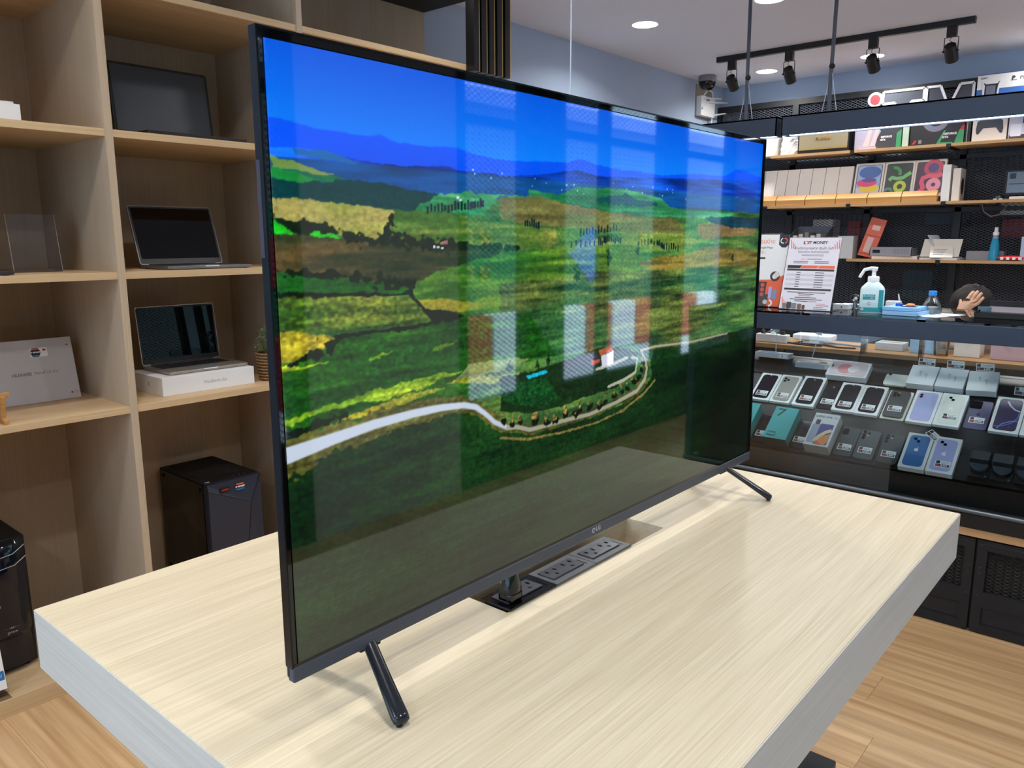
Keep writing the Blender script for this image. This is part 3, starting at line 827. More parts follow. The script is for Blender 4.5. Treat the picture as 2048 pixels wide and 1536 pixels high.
def laptop(name, label, loc, w, d, lid, ang, th, bodym, scrm, deckm, bez, notch=True, rz=0.0):
    t = thing(name, label, 'laptop', loc, rz)
    MB().rrect(w, d, 0.012, 0.002, th, 0, d / 2).build('base', bodym, t, bevel=0.0012)
    kb = MB()
    for r in range(5):
        for c in range(13):
            kb.box(-w * 0.43 + c * w * 0.066, -w * 0.43 + c * w * 0.066 + w * 0.056, d * 0.46 + r * 0.019, d * 0.46 + r * 0.019 + 0.0155, th, th + 0.0008)
    kb.build('keyboard', deckm, t)
    MB().rrect(w * 0.38, d * 0.34, 0.005, th, th + 0.0003, 0, d * 0.21).build('trackpad', mat('trackpad_grey', (120, 120, 122), 0.3), t)
    if notch: MB().box(-0.026, 0.026, -0.0006, 0.001, th - 0.0035, th - 0.0005).build('finger_notch', white3, t)
    for sx in (-1, 1):
        MB().disc(0.008, 0, 0.002, sx * (w / 2 - 0.02), 0.02, 12).build('rubber_foot', blackm, t)
        MB().disc(0.008, 0, 0.002, sx * (w / 2 - 0.02), d - 0.02, 12).build('rubber_foot', blackm, t)
    # lid hinged at the back edge, leaning back from vertical
    H = Matrix.Translation((0, d - 0.004, th + 0.001)) @ Matrix.Rotation(-math.radians(ang - 90), 4, 'X') @ face(0, 0, 0)
    l = MB().rrect(w, lid, 0.009, -0.006, 0.0, 0, lid / 2, M=H).build('lid', bodym, t)
    MB().rrect(w - 0.006, lid - 0.006, 0.007, 0.0, 0.0006, 0, lid / 2, M=H).build('screen_bezel', bez, l)
    MB().rrect(w - 2 * 0.010, lid - 0.030, 0.003, 0.0006, 0.0011, 0, lid / 2 + 0.006, M=H).build('screen', scrm, l)
    MB().cyl((-w * 0.4, d - 0.003, th), (w * 0.4, d - 0.003, th), 0.0035, n=10).build('hinge', blackm, t)
    return t, H
matscr = mat('matte_screen', (58, 64, 72), 0.34)
glscr = mat('glossy_screen', (8, 10, 16), 0.015, spec=0.28)
blk_lap = mat('laptop_black', (30, 28, 28), 0.5)
spg = mat('space_grey', (132, 132, 134), 0.35, 0.7)
t, H = laptop('laptop', 'black laptop with matte grey screen on the upper shelf', (1.043, 2.312, 1.752), 0.362, 0.238, 0.252, 97, 0.019, blk_lap, matscr, blackm, mat('bezel_matte', (26, 25, 25), 0.6), False)
text('ThinkBook', 0.007, lgrey, t, H @ T(-0.155, 0.012, 0.0008), name='lettering')
MB().box(-0.173, -0.139, 0.004, 0.020, 0.0006, 0.0008, M=H).build('sticker', black, t)
MB().box(-0.006, 0.006, 0.0105, 0.0135, 0.0006, 0.0009, M=H).build('logo', lgrey, t)
laptop('laptop', 'space grey laptop with dark glossy screen on the middle shelf', (1.038, 2.283, 1.319), 0.312, 0.212, 0.218, 109, 0.0125, spg, glscr, black, black)
bx = thing('laptop_box', 'white laptop carton lying flat under the open silver laptop', 'box', (1.018, 2.318, 0.888))
MB().box(-0.175, 0.175, 0, 0.25, 0, 0.0645).build('carton', white, bx, bevel=0.0015)
text('MacBook Air', 0.017, mat('print_pale', (196, 196, 198), 0.5), bx, face(-0.0003, 0.02, 0.032))
apple_mark(0.02, Matrix(((0, 0, -1, -0.1752), (-1, 0, 0, 0.1), (0, 1, 0, 0.035), (0, 0, 0, 1))), lgrey, bx)
laptop('laptop', 'silver laptop standing open on a white carton', (1.040, 2.348, 0.9525), 0.305, 0.214, 0.214, 97, 0.0115, mat('silver_warm', (178, 170, 158), 0.35, 0.7), glscr, mat('keys_navy', (28, 34, 46), 0.4), black)
laptop('laptop', 'dark laptop with deck at the shelf front beside the acrylic stand', (0.255, 2.262, 1.319), 0.33, 0.22, 0.22, 105, 0.013, mat('laptop_dark', (62, 62, 66), 0.4, 0.4), glscr, black, black, False)

# acrylic sign holder
ac = thing('acrylic_stand', 'empty clear acrylic sign stand on the oak shelf', 'sign stand', (0.548, 2.46, 1.3195))
MB().box(-0.07, 0.07, 0, 0.003, 0.002, 0.182, M=Matrix.Rotation(math.radians(-10), 4, 'X')).build('front_sheet', clear, ac)
MB().box(-0.07, 0.07, 0.0, 0.075, 0.0, 0.003).build('foot_sheet', clear, ac)
MB().box(-0.0702, -0.0692, -0.0005, 0.0035, 0.002, 0.182, M=Matrix.Rotation(math.radians(-10), 4, 'X')).box(0.0692, 0.0702, -0.0005, 0.0035, 0.002, 0.182, M=Matrix.Rotation(math.radians(-10), 4, 'X')).build('edge_glint', mat('acrylic_edge', (190, 180, 174), 0.2), ac)

# white boxes and small stands at the frame edge
o = thing('small_carton', 'small white carton with lid on the top shelf', 'box', (0.415, 2.300, 1.752))
MB().box(-0.08, 0.077, 0, 0.12, 0, 0.050).build('carton', white, o, bevel=0.001)
MB().box(-0.08, 0.062, 0.004, 0.116, 0.050, 0.056).build('lid', mat('lid_cream', (228, 220, 210), 0.5), o)
ws = thing('wooden_stand', 'small honey coloured wooden tablet stand at the shelf edge', 'stand', (0.322, 2.262, 0.888))
MB().prism([(0, 0), (0.10, 0), (0.10, 0.012), (0.045, 0.02), (0.02, 0.085), (0.006, 0.082), (0.02, 0.016), (0, 0.012)], -0.006, 0.006, M=Matrix(((0, 0, 1, 0.03), (1, 0, 0, 0), (0, 1, 0, 0), (0, 0, 0, 1)))).build('side_leg', pine, ws, bevel=0.002)
MB().prism([(0, 0), (0.10, 0), (0.10, 0.012), (0.045, 0.02), (0.02, 0.085), (0.006, 0.082), (0.02, 0.016), (0, 0.012)], -0.006, 0.006, M=Matrix(((0, 0, 1, -0.05), (1, 0, 0, 0), (0, 1, 0, 0), (0, 0, 0, 1)))).build('side_leg', pine, ws, bevel=0.002)
MB().box(-0.05, 0.048, 0.008, 0.02, 0.08, 0.094).build('rest_bar', pine, ws, bevel=0.002)

# tablet carton leaning back
tc = thing('tablet_carton', 'pale silver tablet carton leaning back with a hexagon sticker', 'box', (0.545, 2.535, 0.888))
R_ = Matrix.Rotation(math.radians(-13), 4, 'X')
MB().box(-0.123, 0.117, 0, 0.026, 0.001, 0.212, M=R_).build('carton', mat('pearl_card', (200, 196, 196), 0.3, 0.15), tc, bevel=0.001)
prt = mat('print_taupe', (150, 138, 134), 0.5)
text('HUAWEI', 0.0150, mgrey, tc, R_ @ face(-0.0002, -0.05, 0.098), fat=0.0004)
text('MatePad Air', 0.0150, prt, tc, R_ @ face(-0.0002, 0.024, 0.099))
stk = MB().rrect(0.052, 0.030, 0.003, 0, 0.0003, 0.012, 0.168, M=R_ @ face(-0.0001)).build('sticker', white, tc)
hexp = lambda r, cx, cy: [(cx + r * math.cos(PI / 3 * k), cy + r * math.sin(PI / 3 * k)) for k in range(6)]
MB().prism(hexp(0.0168, 0.002, 0.168), 0.0003, 0.0005, M=R_ @ face(-0.0001)).build('hexagon', black, stk)
MB().box(-0.010, 0.014, 0.1765, 0.181, 0.0005, 0.0007, M=R_ @ face(-0.0001)).build('stripe', orange, stk)
MB().box(-0.010, 0.014, 0.155, 0.1595, 0.0005, 0.0007, M=R_ @ face(-0.0001)).build('stripe', blue, stk)
text('IT MONEY', 0.0068, white3, stk, R_ @ face(-0.0007, 0.002, 0.168), fat=0.0003)
MB().box(0.024, 0.034, 0.172, 0.178, 0.0003, 0.0005, M=R_ @ face(-0.0001)).build('stripe', red, stk)
for k in range(5):
    a = math.radians(30 + 30 * k)
    MB().prism([(0.101, 0.182), (0.101 + 0.006 * math.cos(a - 0.25), 0.182 + 0.006 * math.sin(a - 0.25)), (0.101 + 0.006 * math.cos(a + 0.25), 0.182 + 0.006 * math.sin(a + 0.25))], 0, 0.0003, M=R_ @ face(-0.0001)).build('emblem_petal', prt, tc)
MB().disc(0.0035, 0, 0.0003, 0.091, 0.022, 14, M=R_ @ face(-0.0001)).build('red_dot', red, tc)
MB().box(0.097, 0.112, 0.0235, 0.025, 0, 0.0003, M=R_ @ face(-0.0001)).box(0.097, 0.110, 0.019, 0.0205, 0, 0.0003, M=R_ @ face(-0.0001)).build('small_print', prt, tc)

# potted plant in a wicker pot
pp = thing('potted_plant', 'small bushy green plant in a woven wicker pot on the shelf', 'plant', (1.278, 2.345, 0.888))
wk = mat('wicker', (150, 112, 70), 0.8, noise=0.3, nscale=120)
pot = MB().lathe([(0.034, 0), (0.036, 0.004), (0.046, 0.098), (0.047, 0.106), (0.043, 0.106), (0.040, 0.09)], 24).build('pot', mat('wicker_dark', (92, 66, 42), 0.9), pp, smooth=True)
wv = MB()
for r in range(9):
    z = 0.008 + r * 0.0118; rr = 0.0365 + 0.0102 * z / 0.106
    for k in range(14):
        a0 = 2 * PI * (k + 0.5 * (r % 2)) / 14
        wv.tube([((rr + 0.0006) * math.cos(a0 - 0.2), (rr + 0.0006) * math.sin(a0 - 0.2), z), ((rr + 0.0035) * math.cos(a0), (rr + 0.0035) * math.sin(a0), z + 0.001), ((rr + 0.0006) * math.cos(a0 + 0.2), (rr + 0.0006) * math.sin(a0 + 0.2), z)], 0.0038, 5)
wv.build('weave', wk, pp, smooth=True)['kind'] = 'stuff'
MB().disc(0.04, 0.088, 0.094).build('soil', mat('soil', (52, 40, 30), 0.95), pp)
lf = MB(); rng_ = random.Random(5)
for k in range(420):
    a = rng_.random() * 2 * PI; u = rng_.random(); rr = 0.058 * math.sqrt(rng_.random()) * (1 - 0.5 * u); z = 0.10 + 0.085 * u + 0.02 * (1 - (rr / 0.06) ** 2)
    L_ = 0.009 + rng_.random() * 0.007
    M_ = Matrix.Translation((rr * math.cos(a), rr * math.sin(a), z)) @ Matrix.Rotation(rng_.random() * 6.3, 4, 'Z') @ Matrix.Rotation(rng_.uniform(-1.1, 0.5), 4, 'Y')
    lf.add([(0, 0, 0), (L_ * 0.5, L_ * 0.28, 0.001), (L_, 0, 0), (L_ * 0.5, -L_ * 0.28, 0.001)], [(0, 1, 2, 3)], M_)
lf.build('foliage', mat('leaf_green', (104, 128, 80), 0.6, noise=0.4, nscale=90), pp)['kind'] = 'stuff'
st_ = MB()
for k in range(9):
    a = k * 0.7; st_.tube([(0.01 * math.cos(a), 0.01 * math.sin(a), 0.09), (0.03 * math.cos(a), 0.03 * math.sin(a), 0.15)], 0.0012, 5)
st_.build('stem', mat('stem_green', (90, 104, 60), 0.7), pp)

# desktop computer towers
def tower(name, label, loc, w, d, h):
    t = thing(name, label, 'computer tower', loc)
    MB().box(-w / 2, w / 2, 0.022, d, 0.012, h).build('case_body', blackm, t, bevel=0.002)
    for sx in (-1, 1):
        for yy in (0.05, d - 0.04):
            MB().disc(0.014, 0, 0.012, sx * (w / 2 - 0.03), yy, 14).build('foot', blackm, t)
    return t
W_, D_, H_ = 0.228, 0.375, 0.457
t = tower('computer_tower', 'black computer tower with faceted navy front and two stickers', (1.131, 2.402, 0.054), W_, D_, H_)
# faceted front panel: a raised wedge above a diagonal crease
hh = H_ - 0.012
fpv = [(-W_ / 2 + 0.004, 0.022, 0.014), (W_ / 2, 0.022, 0.014), (W_ / 2, 0.022, H_), (-W_ / 2 + 0.004, 0.022, H_),
       (-W_ / 2 + 0.004, 0.0, 0.018), (W_ / 2 - 0.001, 0.0, 0.018), (W_ / 2 - 0.001, 0.006, H_ - 0.004), (-W_ / 2 + 0.004, 0.006, H_ - 0.004),
       (0.062, -0.006, H_ - 0.105), (0.02, -0.003, 0.018), (-W_ / 2 + 0.004, -0.001, H_ - 0.025)]
fpf = [(0, 1, 2, 3), (0, 4, 9, 5, 1), (1, 5, 6, 2), (2, 6, 7, 3), (3, 7, 10, 4, 0), (7, 6, 8, 10), (10, 8, 9, 4), (8, 6, 5, 9)]
MB().add(fpv, fpf).build('front_panel', mat('navy_front', (44, 50, 66), 0.4), t)
cr = MB()
def crease(a, b):
    cr.tube([a, b], 0.0022, 6)
crease((-W_ / 2 + 0.004, -0.001, H_ - 0.025), (0.062, -0.006, H_ - 0.105)); crease((0.062, -0.006, H_ - 0.105), (W_ / 2 - 0.001, 0.004, H_ - 0.006)); crease((0.062, -0.006, H_ - 0.105), (0.02, -0.003, 0.02))
cr.build('crease', mat('navy_crease', (28, 32, 44), 0.35), t)
MB().box(-W_ / 2 - 0.003, -W_ / 2, 0.03, D_ - 0.004, 0.02, H_ - 0.006).build('side_glass', mat('smoked_glass', (14, 13, 13), 0.05), t)
for yy, zz in ((0.05, 0.43), (D_ - 0.03, 0.43), (0.05, 0.05), (D_ - 0.03, 0.05)):
    MB().cyl((-W_ / 2 - 0.008, yy, zz), (-W_ / 2 - 0.003, yy, zz), 0.006, n=12).build('thumb_screw', blackg, t)
MB().rrect(W_ - 0.05, D_ - 0.11, 0.01, H_, H_ + 0.0015, 0.0, D_ / 2 + 0.035).build('dust_filter', mat('filter_black', (24, 24, 26), 0.9), t)
for k in range(3):
    MB().disc(0.005, H_, H_ + 0.002, 0.018 + k * 0.022, 0.035, 10).build('top_button', dgrey, t)
MB().rrect(0.018, 0.012, 0.003, H_, H_ + 0.001, -W_ / 2 + 0.02, 0.035).build('power_button', lgrey, t)
Fs = Matrix.Translation((0, 0.0005, 0)) @ face(0) 
s1 = MB().box(-0.062, -0.024, H_ - 0.042, H_ - 0.024, 0.001, 0.0045, M=Fs).build('sticker', black, t)
text('HYPERX', 0.0085, red, s1, Fs @ T(-0.043, H_ - 0.033, 0.0048), fat=0.0005)
s2 = MB().box(0.002, 0.036, H_ - 0.047, H_ - 0.041, 0.0015, 0.0052, M=Fs).build('sticker', blue, t)
MB().box(0.004, 0.034, H_ - 0.026, H_ - 0.021, 0.001, 0.0052, M=Fs).build('sticker', orange, t)
text('IT MONEY', 0.0085, white3, s2, Fs @ T(0.019, H_ - 0.0335, 0.0053), fat=0.0006)

t = tower('computer_tower', 'glossy black computer tower with curved front and crest', (0.298, 2.402, 0.054), 0.216, 0.40, 0.44)
bl = MB()  # bulging gloss front
secs = [(0.02, 0.10, 0.0), (0.06, 0.10, -0.002), (0.12, 0.10, -0.004), (0.135, 0.104, -0.018), (0.26, 0.105, -0.026), (0.35, 0.106, -0.026), (0.395, 0.106, -0.020), (0.425, 0.106, -0.004), (0.436, 0.105, 0.012)]
vv = []; ff = []; n_ = 14
for z, hw, bul in secs:
    for k in range(n_ + 1):
        u = -1 + 2 * k / n_
        vv.append((hw * u, 0.022 * abs(u) ** 4 + bul * (1 - abs(u) ** 3) , z))
for i in range(len(secs) - 1):
    for k in range(n_):
        q = i * (n_ + 1) + k
        ff.append((q, q + 1, q + n_ + 2, q + n_ + 1))
o_ = len(vv)
for z, hw, bul in secs:
    vv += [(-hw, 0.024, z), (hw, 0.024, z)]
for i in range(len(secs) - 1):
    a = o_ + 2 * i
    ff.append((a, i * (n_ + 1), (i + 1) * (n_ + 1), a + 2)); ff.append((i * (n_ + 1) + n_, a + 1, a + 3, (i + 1) * (n_ + 1) + n_))
bl.add(vv, ff).build('front_panel', mat('piano_black', (14, 20, 32), 0.08), t, smooth=True, ang=25)
for z, dy in ((0.395, -0.0215), (0.36, -0.028)):
    MB().tube([(-0.10, dy + 0.022, z + 0.014), (-0.06, dy + 0.002, z + 0.004), (0, dy - 0.0005, z), (0.06, dy + 0.002, z + 0.006), (0.10, dy + 0.022, z + 0.022)], 0.0012, 6).build('trim_line', silver, t, smooth=True)
ct = mat('crest_silver', (150, 152, 158), 0.4)
crest = MB()
for k, a in enumerate((-70, -40, -14, 14, 40, 70)):
    ar = math.radians(a); L_ = 0.018 if abs(a) > 50 else 0.012
    crest.prism([(-0.002 * math.cos(ar), 0.0), (0.002 * math.cos(ar), 0.0), (L_ * math.sin(ar) * 1.3, L_ * math.cos(ar) * 0.7)], 0, 0.0006, M=face(-0.0196, 0.035, 0.160))
crest.build('crest', ct, t)
text('gview', 0.013, ct, t, face(-0.0192, 0.035, 0.149), name='lettering')
em = MB().ring(0.006, 0.008, 0, 0.0006, n=18, M=face(-0.0272, 0.0, 0.245))
em.disc(0.003, 0, 0.0006, M=face(-0.0272, 0.0, 0.245))
em.build('emblem', lgrey, t)
text('X-NEO', 0.012, lgrey, t, face(-0.0274, -0.032, 0.2425), name='lettering')

pc = thing('price_stand', 'clear stand with a white and blue price card beside the tower', 'price card', (0.247, 2.275, 0.054))
R_ = Matrix.Rotation(math.radians(-12), 4, 'X')
MB().box(-0.05, 0.028, 0, 0.003, 0.012, 0.205, M=R_).build('acrylic_sheet', clear, pc)
MB().box(-0.05, 0.028, -0.02, 0.06, 0, 0.003).build('acrylic_foot', clear, pc)
MB().box(-0.048, 0.026, -0.0006, -0.0001, 0.024, 0.200, M=R_).build('card', white, pc)
MB().box(-0.048, 0.024, -0.0010, -0.0006, 0.052, 0.080, M=R_).build('blue_band', blue, pc)
text('CPU', 0.012, white3, pc, R_ @ face(-0.0012, 0.006, 0.066))
MB().prism([(0.0, 0.200), (0.026, 0.200), (0.026, 0.180)], 0, 0.0004, M=R_ @ face(-0.0006)).build('red_corner', orange, pc)


# ---------------------------------------------------------------- ceiling fixtures
tk = thing('track_rail', 'black ceiling track rail holding the spotlights', 'light track', (4.92, 0, CEIL))
MB().box(-0.018, 0.018, 0.785, 2.36, -0.034, 0).build('rail', black, tk)
MB().box(-0.006, 0.006, 0.79, 2.355, -0.0345, -0.034).build('slot', mat('slot_grey', (96, 104, 122), 0.4), tk)
for i, y in enumerate((2.25, 1.85, 1.33, 0.90)):
    s = thing('track_spotlight', 'black adjustable spotlight hanging from the ceiling track', 'spotlight', (4.92, y, CEIL - 0.0347), 0, 'spotlights on the ceiling track')
    MB().box(-0.017, 0.017, -0.026, 0.026, -0.058, 0).build('adapter', black, s, bevel=0.001)
    MB().tube([(0, -0.036, -0.135), (0, -0.036, -0.06), (0, 0.036, -0.06), (0, 0.036, -0.135)], 0.003, 6).build('yoke', black, s)
    A = Vector((0.72, 0.0, -0.7)).normalized()
    c = Vector((0.01, 0, -0.135))
    MB().tube([c - A * 0.045, c - A * 0.04, c - A * 0.01, c, c + A * 0.058, c + A * 0.060], [0.022, 0.030, 0.032, 0.036, 0.036, 0.032], 18).build('lamp_can', black, s, smooth=True)
    MB().tube([c + A * 0.0601, c + A * 0.0605], [0.030, 0.030], 18).build('lens', mat('spot_lens', (250, 246, 236), 0.3, emit=((255, 244, 224), 4)), s)
    MB().tube([(0, 0.0, -0.058), (0.004, 0.012, -0.075), (0.0, -0.008, -0.09), tuple(c - A * 0.044)], 0.0018, 5).build('lead', black, s)
    for sy in (-1, 1):
        MB().cyl((0, sy * 0.033, -0.135), (0, sy * 0.042, -0.135), 0.006, n=10).build('pivot_knob', blackg, s)
    p = Vector((4.92, y, CEIL - 0.0347)) + c + A * 0.07
    lamp('spotlight_lamp', 'SPOT', p, SPOTW, (1.0, 0.95, 0.86), target=p + A, spot_size=math.radians(70), spot_blend=0.6, shadow_soft_size=0.03)

def light_bar(label, y0, y1):
    t = thing('linear_light', label, 'pendant light', (3.0, 0, 1.848))
    MB().box(0.0, 0.006, y0, y1, 0, 0.080).build('side_plate', navy, t)
    MB().box(0.064, 0.07, y0, y1, 0, 0.080).build('side_plate', navy, t)
    MB().box(0.0, 0.07, y0, y1, 0.074, 0.080).build('top_plate', navy, t)
    MB().box(0.0, 0.07, y0, y0 + 0.004, 0, 0.080).build('end_cap', navy, t)
    MB().box(0.0, 0.07, y1 - 0.004, y1, 0, 0.080).build('end_cap', navy, t)
    MB().box(0.006, 0.064, y0 + 0.02, y1 - 0.02, 0.004, 0.010).build('diffuser', mat('bar_glow', (255, 255, 255), 0.5, emit=((232, 246, 255), BAR)), t)
    return t
light_bar('long black linear pendant light over the phone counter', -0.45, 1.085)
light_bar('second black linear light bar whose end meets the long one', 1.108, 2.05)
def pendant_cable(label, y, z0, top=CEIL, lean=0.0):
    t = thing('pendant_cable', label, 'cable', (3.035, y, 0))
    MB().tube([(0, 0, z0), (0.002, 0.004, z0 + 0.12), (0.0, lean * 0.3, z0 + 0.28), (0.003, lean * 0.6, z0 + 0.5), (0, lean, top)], [0.009, 0.008, 0.008, 0.008, 0.008], 8).build('sleeve', mat('cable_grey', (70, 74, 86), 0.6), t, smooth=True)
    for sy in (-0.03, 0.03):
        MB().tube([(0, sy, z0), (0, 0, z0 + 0.17)], 0.0016, 5).build('steel_wire', mat('wire_grey', (170, 176, 186), 0.4, 0.5), t)
    MB().sph((0, 0, z0 + 0.18), 0.012, 10, 8).build('cable_clip', blackm, t)
pendant_cable('grey cable holding the long pendant light bar', 0.902, 1.9285)
pendant_cable('grey cable holding the second pendant light bar', 1.262, 1.9285, lean=0.012)
hw = MB().tube([(0, 0, 0), (0.002, 0, 0.9), (0, 0, CEIL - 0.8505)], 0.0016, 6).build('hanging_wire', mat('wire_pale', (196, 200, 206), 0.5))
hw.location = (1.0, 0.715, 0.8505)
tag(hw, 'thin pale wire hanging from the ceiling behind the television', 'wire')

dm = thing('dome_camera', 'grey and black dome security camera in the ceiling corner', 'security camera', (5.44, 2.70, CEIL))
MB().lathe([(0.062, 0), (0.066, -0.004), (0.068, -0.03), (0.068, -0.045)][::-1], 24).build('base_ring', mgrey, dm, smooth=True)
MB().sph((0, 0, -0.045), 0.066, 24, 14).build('dome', blackg, dm, smooth=True)
rt = thing('wall_router', 'white wireless router with four aerials mounted on the wall', 'router', (5.655, Y1 - 0.0005, 2.385))
MB().box(-0.135, 0.135, -0.006, 0, -0.015, 0.235).build('backing_board', mat('board_beige', (150, 142, 128), 0.7), rt)
MB().rrect(0.235, 0.15, 0.012, 0.006, 0.05, -0.01, 0.072, M=face(0)).build('router_body', white3, rt, bevel=0.003)
MB().box(-0.05, 0.01, -0.052, -0.050, 0.115, 0.14).build('blue_port', mat('port_blue', (84, 128, 168), 0.5), rt)
for k, (x0, z0, x1, z1) in enumerate(((-0.09, 0.125, 0.19, 0.155), (0.0, 0.105, 0.30, 0.135), (0.0, 0.11, -0.13, 0.045), (0.08, 0.015, 0.30, 0.055))):
    MB().tube([(x0, -0.056, z0), (x1, -0.062, z1)], 0.0065, 8).build('aerial', white3, rt, smooth=True)
MB().tube([(-0.07, -0.03, 0.14), (-0.02, -0.05, 0.20), (0.05, -0.05, 0.19), (0.09, -0.04, 0.12), (0.10, -0.03, 0.0), (0.09, -0.02, -0.2)], 0.006, 8).build('cable', white3, rt, smooth=True)
MB().tube([(0.02, -0.03, -0.005), (0.03, -0.03, -0.06), (0.05, -0.02, -0.15)], 0.003, 6).build('thin_cable', dgrey, rt)

# ---------------------------------------------------------------- mesh partition with shelf boards at the back
MX = 5.93
UP = lambda x, y, z: Matrix.Translation((x, y, z)) @ Matrix.Rotation(-PI / 2, 4, 'Z')      # front -Y -> world -X, local x -> -y
mp = thing('mesh_partition', 'black steel mesh partition with oak shelf boards behind the counter', 'partition', M=UP(MX, 0, 0))
# local x = -world y
beam = lambda a, b, z0, z1, n='beam', d0=-0.02, d1=0.025: MB().box(a, b, d0, d1, z0, z1).build(n, steel, mp)
beam(-2.838, 1.9, 2.44, 2.484)
beam(-2.838, 1.9, 1.955, 1.985); beam(-2.838, 1.9, 1.60, 1.63); beam(-2.838, 1.9, 0.0, 0.05)
PST = (-2.83, -2.18, -1.59, -0.985, -0.38, 0.25, 0.9, 1.55)
for px_ in PST:
    beam(px_ - 0.022, px_ + 0.022, 0.0, 2.44, 'post')
for a, b in zip(PST[:-1], PST[1:]):
    if a > 0.2: continue
    mesh_panel('mesh', a + 0.022, b - 0.022, 0.9, 2.44, Matrix.Identity(4), mat('mesh_steel', (80, 86, 98), 0.45, 0.3), mp, 0.036, 0.018, 0.0042)
for z in (2.041, 1.664, 1.270):
    for a, b in ((-2.255, -1.665), (-1.632, -1.041), (-1.010, -0.42), (-0.39, 0.2)):
        if z < 1.3 and a < -2.0: continue
        MB().box(a, b, -0.28, -0.02, z - 0.019, z).build('shelf_board', oak_y, mp)
    for a in (-1.6485, -1.0255, -0.405):
        MB().box(a - 0.014, a + 0.014, -0.275, -0.02, z - 0.026, z - 0.003).build('bracket', black, mp)

# things stored behind the mesh
for i, (y, z, w, h, m_) in enumerate(((2.05, 1.27, 0.16, 0.30, lgrey), (1.80, 1.30, 0.09, 0.25, mat('folder_red', (120, 26, 34), 0.7)), (2.30, 1.35, 0.12, 0.06, mat('folder_wine', (110, 30, 44), 0.7)), (0.60, 1.42, 0.34, 0.13, mat('carton_red', (128, 24, 32), 0.7)), (0.62, 1.58, 0.34, 0.12, lgrey), (1.15, 1.52, 0.26, 0.08, mat('carton_blue', (44, 60, 84), 0.7)), (1.30, 0.95, 0.2, 0.22, mat('carton_teal', (24, 74, 92), 0.7)))):
    col_ = ('grey', 'red', 'wine red', 'dark red', 'pale grey', 'blue', 'teal')[i]
    o = thing('stored_carton', col_ + ' carton kept behind the black mesh', 'box', M=UP(6.30, y, 0))
    MB().box(-w / 2, w / 2, 0, 0.18, z, z + h).build('carton', m_, o)
    MB().box(-w / 2 + 0.01, w / 2 - 0.01, -0.001, 0, z + h * 0.45, z + h * 0.52).build('tape', dgrey, o)
    MB().box(-w / 2 - 0.02, w / 2 + 0.02, -0.01, 0.2, z - 0.02, z).build('rack_shelf', blackm, o)

SF = 5.69   # front plane of goods on the shelf boards
Z1, Z2, Z3 = 2.041, 1.664, 1.270
def carton(name, label, y, z, w, h, d, m_, x=SF, group=None, cat='box', lean=0.0, rz=0.0, bev=0.0012):
    o = thing(name, label, cat, M=UP(x, y, z) @ Matrix.Rotation(rz, 4, 'Z') @ Matrix.Rotation(-math.radians(lean), 4, 'X'), group=group)
    MB().box(-w / 2, w / 2, 0, d, 0.0005, h).build('carton', m_, o, bevel=bev)
    return o
P = lambda o, mb, m_, n='print': mb.build(n, m_, o)

# top shelf goods
carton('white_carton', 'tall white carton at the left end of the top shelf', 2.33, Z1, 0.17, 0.20, 0.14, white)
bag = thing('plastic_bag', 'crumpled white carrier bag beside the speaker', 'bag', M=UP(SF + 0.02, 2.148, Z1))
bm_ = MB(); rr = random.Random(2); vv = []; ff = []
for i in range(8):
    z = 0.17 * i / 7; s_ = 1.0 - 0.12 * (i / 7) - (0.25 if i == 7 else 0)
    for k in range(16):
        a = 2 * PI * k / 16
        j = 1 + rr.uniform(-0.12, 0.12)
        vv.append((0.072 * s_ * j * math.cos(a), 0.06 + 0.055 * s_ * j * math.sin(a), 0.001 + z + rr.uniform(-0.008, 0.008) * (0 < i)))
for i in range(7):
    for k in range(16): ff.append((i * 16 + k, i * 16 + (k + 1) % 16, i * 16 + 16 + (k + 1) % 16, i * 16 + 16 + k))
ff.append(tuple(range(16))[::-1]); ff.append(tuple(range(112, 128)))
bm_.add(vv, ff).build('bag_body', white3, bag)
MB().tube([(0.02, -0.004, 0.01), (0.03, -0.012, 0.05), (0.06, -0.01, 0.075), (0.075, 0.0, 0.08)], 0.003, 6).build('handle_loop', lgrey, bag)
sp = carton('speaker', 'black vintage style speaker with tan grille and gold trim', 1.868, Z1, 0.372, 0.20, 0.12, black, cat='speaker', x=5.675)
P(sp, MB().box(-0.176, 0.176, -0.004, 0, 0.028, 0.19), mat('grille_cloth', (150, 138, 110), 0.8, noise=0.15, nscale=400), 'grille')
P(sp, MB().box(-0.176, 0.176, -0.007, -0.002, 0.024, 0.036), gold, 'gold_strip')
text('Marshall', 0.034, mat('script_gold', (214, 176, 104), 0.35, 0.6), sp, face(-0.0055, 0.0, 0.106), name='logo_lettering', depth=0.001, fat=0.0006)
for k in range(4): MB().box(-0.17 + k * 0.113 - 0.002, -0.17 + k * 0.113 + 0.002, 0.01, 0.11, 0, 0.0006).build('foot', blackm, sp)
g1 = carton('graphics_card_carton', 'grey graphics card carton with pink crystals and green corner', 1.492, Z1, 0.312, 0.185, 0.08, mat('gpu_lilac', (166, 160, 182), 0.4))
P(g1, MB().prism([(0.0, 0.001), (0.156, 0.001), (0.156, 0.184), (-0.03, 0.184), (0.02, 0.12), (-0.02, 0.04)], 0, 0.0004, M=face(-0.0002)), mat('gpu_charcoal', (62, 62, 68), 0.4))
P(g1, MB().prism([(-0.15, 0.184), (-0.03, 0.184), (-0.05, 0.15), (-0.09, 0.16), (-0.15, 0.13)], 0, 0.0005, M=face(-0.0002)), mat('gpu_slate', (74, 72, 88), 0.4))
